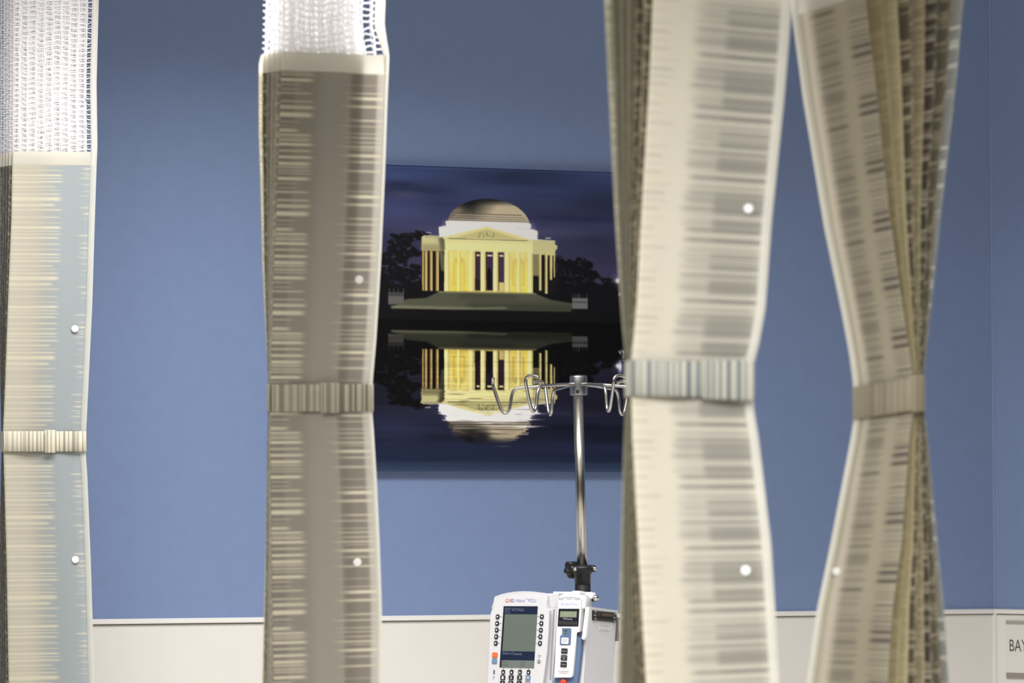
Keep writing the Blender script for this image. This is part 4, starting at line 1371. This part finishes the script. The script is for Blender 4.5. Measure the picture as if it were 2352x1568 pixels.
def curtain(label, Y0, dyaw, edge, front, outer, n_fold, seam_y, band_y, tilt, style, snaps, tie, tie_cols, fold_cols, hem_w, g=0.0045, glow=12):
    """edge: free edge with the hem, front: where the front panel turns, outer: how far the pleats behind it show (tables of picture row -> column)"""
    root = empty('privacy_curtain')
    sgn = 1.0 if edge[0][1] > front[0][1] else -1.0
    z_seam = at(1176, seam_y, Y0).z
    z_band = at(1176, band_y, Y0).z
    z_top = CEIL - 0.012
    x_mid = x_of((edge[0][1] + front[0][1]) / 2, 1.2, Y0)
    root.location = (x_mid, Y0, z_top)
    tag(root, label, 'curtain', 'gathered privacy curtains')
    off = np.array((x_mid, Y0, z_top))

    def section(z, nf=44):
        """one level of cloth: columns of the picture, depth, pleat number and place across"""
        y = row_of(z, Y0)
        e, f, o = interp(edge, y), interp(front, y), interp(outer, y)
        px, dy, kk, uu = [], [], [], []
        e = e - sgn * 4.0                     # the hem stands out past the printed cloth
        t = np.linspace(0, 1, nf)
        px += list(e + (f - e) * t)
        dy += list(dyaw * (1 - t) + 0.0022 * np.sin(t * 7.0 + y * 0.002) * np.sin(math.pi * t))
        kk += [0] * nf
        uu += list(t)
        for k in range(1, n_fold + 1):
            xk = f + (o - f) * (k / n_fold) ** 0.92
            xp = f + (o - f) * ((k - 1) / n_fold) ** 0.92
            d0, d1 = (2 * k - 2) * g, 2 * k * g
            inset = e - sgn * (glow + 3 * k)
            arc = 1.2 * sgn
            # turn of the previous pleat, the hidden back run, turn, then the run that shows
            px += [xp - arc, xp - arc * 1.3, xp - arc]
            dy += [d0 + g * 0.25, d0 + g * 0.5, d0 + g * 0.8]
            kk += [k - 1] * 3
            uu += [1.0] * 3
            for tt in (0.15, 0.5, 0.85):
                px.append(xp + (inset - xp) * tt)
                dy.append(d0 + g + dyaw * tt * 0.9)
                kk.append(k); uu.append(0.5)
            px += [inset, inset + sgn * 0.5, inset]
            dy += [d0 + g + dyaw * 0.9, d0 + g * 1.5 + dyaw * 0.9, d1 + dyaw * 0.9]
            kk += [k] * 3
            uu += [0.0] * 3
            span = abs(xk - inset)
            vis = min(0.5, (abs(xk - xp) + 14) / max(span, 1))
            for tt in (0.35, 1 - vis, 1 - vis * 0.75, 1 - vis * 0.5, 1 - vis * 0.3, 1 - vis * 0.12, 1.0):
                px.append(inset + (xk - inset) * tt)
                dy.append(d1 + dyaw * (1 - tt) * 0.9 + g * 0.35 * math.sin(tt * 9))
                kk.append(k); uu.append(tt)
        return np.array(px), np.array(dy), np.array(kk), np.array(uu), (e + f) / 2, y

    def place(z, px, dy, pref, y):
        Y = Y0 + dy
        sl = interp(tilt, y)
        zz = z - sl * (px - pref) * Y / F
        X = (px - CX) / F * (Y * cp + (zz - EYE) * sp)
        return np.stack([X, Y, zz], axis=-1) - off

    # ---- cloth
    z_low = at(1176, 1620, Y0).z
    zs = np.concatenate([np.arange(0.22, z_low, 0.012), np.arange(z_low, z_band, 2.1 / F * Y0), [z_band]])
    P, K, U = [], None, None
    for z in zs:
        px, dy, kk, uu, pref, y = section(z)
        P.append(place(z, px, dy, pref, y))
        K, U = kk, uu
    P = np.array(P)
    v = -zs + 10.0
    C = np.zeros(P.shape)
    f0 = K == 0
    C[:, f0] = style(U[f0], lambda yr: v - (10.0 - at(1176, yr, Y0).z))
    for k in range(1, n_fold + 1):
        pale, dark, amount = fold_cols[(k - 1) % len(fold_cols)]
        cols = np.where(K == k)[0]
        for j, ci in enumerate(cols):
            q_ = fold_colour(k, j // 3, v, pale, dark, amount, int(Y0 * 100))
            ridge = max(0.0, (j - (len(cols) - 6)) / 6.0) * 0.35 if j >= len(cols) - 6 else 0.0  # highlight along the pleat ridge, put into the colour
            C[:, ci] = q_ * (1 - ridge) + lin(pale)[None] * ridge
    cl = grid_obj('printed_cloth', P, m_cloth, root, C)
    # ---- plain band under the net
    zb = np.linspace(z_band, z_seam, 5)
    P = []
    for i, z in enumerate(zb):
        px, dy, kk, uu, pref, y = section(z)
        P.append(place(z, px, dy - (0.0012 if 0 < i < 4 else 0.0004), pref, y))
    grid_obj('seam_band', np.array(P), m_band, root)
    # ---- net above
    zn = np.linspace(z_seam, z_top, 12)
    secs = []
    for z in zn:
        px, dy, kk, uu, pref, y = section(z, 14)
        secs.append(place(z, px, dy, pref, y))
    S = np.array(secs)                                # levels x points x 3
    r = np.random.default_rng(int(Y0 * 10))
    # arc length along each level at the seam, so threads stay on the cloth
    seg = np.linalg.norm(np.diff(S[0], axis=0), axis=1)
    arc = np.concatenate([[0], np.cumsum(seg)])
    total = arc[-1]

    def on_net(a, h):
        """points of the net at arc a (array) and height fraction h (array)"""
        hh = np.clip(h, 0, 1) * (len(zn) - 1)
        i = np.minimum(hh.astype(int), len(zn) - 2)
        t = (hh - i)[:, None]
        j = np.clip(np.searchsorted(arc, a) - 1, 0, len(arc) - 2)
        s = ((a - arc[j]) / np.maximum(seg[j], 1e-9))[:, None]
        p0 = S[i, j] * (1 - s) + S[i, j + 1] * s
        p1 = S[i + 1, j] * (1 - s) + S[i + 1, j + 1] * s
        return p0 * (1 - t) + p1 * t
    quads = []
    hgt = z_top - z_seam
    na = int(total / 0.0050)
    aa = np.linspace(0, total * 0.999, na)
    cell = (aa / 0.0155).astype(int)
    stag = (r.random(cell.max() + 1) * 0.0088 + np.array([0.0045 * (i % 2) for i in range(cell.max() + 1)]))[cell]
    for row in np.arange(-0.008, hgt, 0.0048 if Y0 > 5 else 0.0096):
        wob = 0.0008 * np.sin(aa * 90 + row * 40) + 0.0007 * r.normal(size=na) + stag
        th = (0.00105 if int(round(row / 0.0048)) % 2 == 0 else 0.00018) + 0.0003 * r.random(na)
        lo, hi = on_net(aa, (row + wob - th) / hgt), on_net(aa, (row + wob + th) / hgt)
        quads.append(np.stack([lo[:-1], lo[1:], hi[1:], hi[:-1]], axis=1))
    nh = int(hgt / 0.012)
    hh = np.linspace(0, 1, nh)
    for a0 in np.arange(0.002, total - 0.004, 0.0155):
        for da, w0 in ((0.0, 0.0012), (0.0026, 0.0005)):
            wob = 0.0007 * r.normal(size=nh)
            a1 = np.clip(a0 + da + wob - w0, 0, total * 0.999)
            a2 = np.clip(a0 + da + wob + w0, 0, total * 0.999)
            lo, hi = on_net(a1, hh), on_net(a2, hh)
            quads.append(np.stack([lo[:-1], hi[:-1], hi[1:], lo[1:]], axis=1))
    net = quads_obj('net_top', np.concatenate(quads), m_net, root)
    net['kind'] = 'stuff'
    # ---- hem along the free edge, top to bottom: a flat folded strip with thickness
    zh = np.concatenate([np.arange(0.22, z_low, 0.03), np.arange(z_low, z_top, 0.010), [z_top]])
    Pf = []
    for z in zh:
        y = row_of(z, Y0)
        e = interp(edge, y)
        wpx = interp(hem_w, y)
        f = interp(front, y)
        c0, c1 = e + sgn * 1.0, e - sgn * wpx
        t1 = wpx / abs(e - f)
        th = 0.0012
        px = np.array([c0, c0 - sgn * 1.0, c1 + sgn * 1.0, c1, c1 + sgn * 1.0, c0 - sgn * 1.0])
        base = dyaw * (1 - np.array([0, 0, t1, t1, t1, 0]))
        dy = base + np.array([0, -th, -th, -0.0003, 0.0006, 0.0006])
        pref = (e + f) / 2
        Pf.append(place(z, px, dy, pref, y))
    grid_obj('edge_hem', np.array(Pf), m_hem, root, closed=True, smooth=False)
    # ---- snaps
    for (sx, sy, rad) in snaps:
        f, e = interp(front, sy), interp(edge, sy)
        t = (e - sx) / (e - f)
        Yb = Y0 + dyaw * (1 - t) - 0.0012
        p = at(sx, sy, Yb)
        bm = bmesh.new()
        R = rad / F * Y0
        lathe_bm(bm, [(R * 0.9, -0.0004), (R, 0.0006), (R * 0.95, 0.0016), (R * 0.7, 0.0024), (R * 0.62, 0.0022), (R * 0.35, 0.0026), (R * 0.05, 0.0027)], 20,
                 Matrix.Translation(p - Vector(off)) @ Matrix.Rotation(math.pi / 2, 4, 'X'))
        bm_obj('snap_button', bm, m_snap, root, True)
    # ---- the tie band around the waist
    (ty0, ty1, tx0, tx1, tslope, joint) = tie
    zt = at(1176, ty0, Y0).z
    zb_ = at(1176, ty1, Y0).z
    depth = 2 * g * n_fold
    a_, b2 = (tx0, tx1)
    fe = interp(edge, (ty0 + ty1) / 2)
    ff = interp(front, (ty0 + ty1) / 2)
    xs = np.linspace(0, 1, NT)
    # front run left to right, then round the back
    lpx = list(a_ + (b2 - a_) * xs)
    tt = np.clip((fe - np.array(lpx)) / (fe - ff), -0.2, 1.4)
    ldy = list(dyaw * (1 - np.clip(tt, -0.1, 1)) - 0.0050 + 0.0012 * np.sin(xs * 11) - 0.002 * np.sin(xs * math.pi))
    ldy = np.array(ldy)
    ldy += np.where(np.array(lpx) * sgn < ff * sgn, (np.abs(np.array(lpx) - ff) / max(1, abs((a_ if sgn > 0 else b2) - ff))) * depth * 0.55, 0)
    ldy = list(ldy)
    rx = [b2 + 2.5, b2 + 3, b2 + 1.5]
    lx_ = [a_ - 1.5, a_ - 3, a_ - 2.5]
    yb_ = depth + abs(dyaw) + 0.004
    lpx += rx + list(np.linspace(b2, a_, 8)) + lx_
    ldy += [ldy[NT - 1] + (yb_ - ldy[NT - 1]) * q_ for q_ in (0.12, 0.5, 0.9)] + [yb_] * 8 + [ldy[0] + (yb_ - ldy[0]) * q_ for q_ in (0.9, 0.5, 0.12)]
    lpx, ldy = np.array(lpx), np.array(ldy)
    rows = []
    for z, bulge in ((zt, 0.0010), (zt - 0.0016, -0.0006), ((zt + zb_) / 2, -0.0010), (zb_ + 0.0016, -0.0006), (zb_, 0.0010)):
        Y = Y0 + ldy + np.where(np.arange(len(lpx)) < NT, bulge, 0)
        zz = z - tslope * (lpx - (a_ + b2) / 2) * Y / F
        X = (lpx - CX) / F * (Y * cp + (zz - EYE) * sp)
        rows.append(np.stack([X, Y, zz], axis=-1) - off)
    r = np.random.default_rng(int(Y0 * 1000) % 97)
    pale, dark = lin(tie_cols[0]), lin(tie_cols[1])
    pos, vals = 0.0, []
    cuts = []
    while pos < 1:
        w = 0.014 + 0.036 * r.random() ** 1.5
        cuts.append((pos, 0.55 + 0.45 * r.random() if len(cuts) % 2 else 0.25 * r.random()))
        pos += w
    cc = np.zeros((len(lpx), 3))
    for i in range(len(lpx)):
        q_ = min(i, NT - 1) / (NT - 1.0)
        va = [c_[1] for c_ in cuts if c_[0] <= q_][-1]
        cc[i] = pale * (1 - va) + dark * va
    # finer columns so the woven stripes stay crisp
    band = grid_obj('tie_band', np.array(rows), m_tie, root, np.repeat(cc[None], 5, axis=0), closed=True)
    sd = band.modifiers.new('thickness', 'SOLIDIFY')
    sd.thickness = 0.0015
    sd.offset = 1
    # the lapped end of the band, a little proud
    j0, j1 = joint
    xs = np.linspace(j0, j1, 40)
    tt = np.clip((fe - xs) / (fe - ff), 0, 1)
    base = np.interp(xs, lpx[:NT], ldy[:NT]) - 0.0036
    lap = []
    for z, bb in ((zt + 0.0015, 0.0), (zt + 0.0003, -0.0008), (zb_ - 0.0005, -0.0008), (zb_ - 0.0018, 0.0)):
        Y = Y0 + base + bb
        zz = z - tslope * (xs - (a_ + b2) / 2) * Y / F
        X = (xs - CX) / F * (Y * cp + (zz - EYE) * sp)
        lap.append(np.stack([X, Y, zz], axis=-1) - off)
    va = np.array([[c_[1] for c_ in cuts if c_[0] <= np.mod(q_, 1)][-1] for q_ in np.linspace(0.3, 0.3 + (j1 - j0) / (b2 - a_), 40)])
    lc = pale[None] * (1 - va[:, None]) + dark[None] * va[:, None]
    lp = grid_obj('lapped_end', np.array(lap), m_tie, band, np.repeat(lc[None], 4, axis=0))
    sd = lp.modifiers.new('thickness', 'SOLIDIFY')
    sd.thickness = 0.0012
    return root


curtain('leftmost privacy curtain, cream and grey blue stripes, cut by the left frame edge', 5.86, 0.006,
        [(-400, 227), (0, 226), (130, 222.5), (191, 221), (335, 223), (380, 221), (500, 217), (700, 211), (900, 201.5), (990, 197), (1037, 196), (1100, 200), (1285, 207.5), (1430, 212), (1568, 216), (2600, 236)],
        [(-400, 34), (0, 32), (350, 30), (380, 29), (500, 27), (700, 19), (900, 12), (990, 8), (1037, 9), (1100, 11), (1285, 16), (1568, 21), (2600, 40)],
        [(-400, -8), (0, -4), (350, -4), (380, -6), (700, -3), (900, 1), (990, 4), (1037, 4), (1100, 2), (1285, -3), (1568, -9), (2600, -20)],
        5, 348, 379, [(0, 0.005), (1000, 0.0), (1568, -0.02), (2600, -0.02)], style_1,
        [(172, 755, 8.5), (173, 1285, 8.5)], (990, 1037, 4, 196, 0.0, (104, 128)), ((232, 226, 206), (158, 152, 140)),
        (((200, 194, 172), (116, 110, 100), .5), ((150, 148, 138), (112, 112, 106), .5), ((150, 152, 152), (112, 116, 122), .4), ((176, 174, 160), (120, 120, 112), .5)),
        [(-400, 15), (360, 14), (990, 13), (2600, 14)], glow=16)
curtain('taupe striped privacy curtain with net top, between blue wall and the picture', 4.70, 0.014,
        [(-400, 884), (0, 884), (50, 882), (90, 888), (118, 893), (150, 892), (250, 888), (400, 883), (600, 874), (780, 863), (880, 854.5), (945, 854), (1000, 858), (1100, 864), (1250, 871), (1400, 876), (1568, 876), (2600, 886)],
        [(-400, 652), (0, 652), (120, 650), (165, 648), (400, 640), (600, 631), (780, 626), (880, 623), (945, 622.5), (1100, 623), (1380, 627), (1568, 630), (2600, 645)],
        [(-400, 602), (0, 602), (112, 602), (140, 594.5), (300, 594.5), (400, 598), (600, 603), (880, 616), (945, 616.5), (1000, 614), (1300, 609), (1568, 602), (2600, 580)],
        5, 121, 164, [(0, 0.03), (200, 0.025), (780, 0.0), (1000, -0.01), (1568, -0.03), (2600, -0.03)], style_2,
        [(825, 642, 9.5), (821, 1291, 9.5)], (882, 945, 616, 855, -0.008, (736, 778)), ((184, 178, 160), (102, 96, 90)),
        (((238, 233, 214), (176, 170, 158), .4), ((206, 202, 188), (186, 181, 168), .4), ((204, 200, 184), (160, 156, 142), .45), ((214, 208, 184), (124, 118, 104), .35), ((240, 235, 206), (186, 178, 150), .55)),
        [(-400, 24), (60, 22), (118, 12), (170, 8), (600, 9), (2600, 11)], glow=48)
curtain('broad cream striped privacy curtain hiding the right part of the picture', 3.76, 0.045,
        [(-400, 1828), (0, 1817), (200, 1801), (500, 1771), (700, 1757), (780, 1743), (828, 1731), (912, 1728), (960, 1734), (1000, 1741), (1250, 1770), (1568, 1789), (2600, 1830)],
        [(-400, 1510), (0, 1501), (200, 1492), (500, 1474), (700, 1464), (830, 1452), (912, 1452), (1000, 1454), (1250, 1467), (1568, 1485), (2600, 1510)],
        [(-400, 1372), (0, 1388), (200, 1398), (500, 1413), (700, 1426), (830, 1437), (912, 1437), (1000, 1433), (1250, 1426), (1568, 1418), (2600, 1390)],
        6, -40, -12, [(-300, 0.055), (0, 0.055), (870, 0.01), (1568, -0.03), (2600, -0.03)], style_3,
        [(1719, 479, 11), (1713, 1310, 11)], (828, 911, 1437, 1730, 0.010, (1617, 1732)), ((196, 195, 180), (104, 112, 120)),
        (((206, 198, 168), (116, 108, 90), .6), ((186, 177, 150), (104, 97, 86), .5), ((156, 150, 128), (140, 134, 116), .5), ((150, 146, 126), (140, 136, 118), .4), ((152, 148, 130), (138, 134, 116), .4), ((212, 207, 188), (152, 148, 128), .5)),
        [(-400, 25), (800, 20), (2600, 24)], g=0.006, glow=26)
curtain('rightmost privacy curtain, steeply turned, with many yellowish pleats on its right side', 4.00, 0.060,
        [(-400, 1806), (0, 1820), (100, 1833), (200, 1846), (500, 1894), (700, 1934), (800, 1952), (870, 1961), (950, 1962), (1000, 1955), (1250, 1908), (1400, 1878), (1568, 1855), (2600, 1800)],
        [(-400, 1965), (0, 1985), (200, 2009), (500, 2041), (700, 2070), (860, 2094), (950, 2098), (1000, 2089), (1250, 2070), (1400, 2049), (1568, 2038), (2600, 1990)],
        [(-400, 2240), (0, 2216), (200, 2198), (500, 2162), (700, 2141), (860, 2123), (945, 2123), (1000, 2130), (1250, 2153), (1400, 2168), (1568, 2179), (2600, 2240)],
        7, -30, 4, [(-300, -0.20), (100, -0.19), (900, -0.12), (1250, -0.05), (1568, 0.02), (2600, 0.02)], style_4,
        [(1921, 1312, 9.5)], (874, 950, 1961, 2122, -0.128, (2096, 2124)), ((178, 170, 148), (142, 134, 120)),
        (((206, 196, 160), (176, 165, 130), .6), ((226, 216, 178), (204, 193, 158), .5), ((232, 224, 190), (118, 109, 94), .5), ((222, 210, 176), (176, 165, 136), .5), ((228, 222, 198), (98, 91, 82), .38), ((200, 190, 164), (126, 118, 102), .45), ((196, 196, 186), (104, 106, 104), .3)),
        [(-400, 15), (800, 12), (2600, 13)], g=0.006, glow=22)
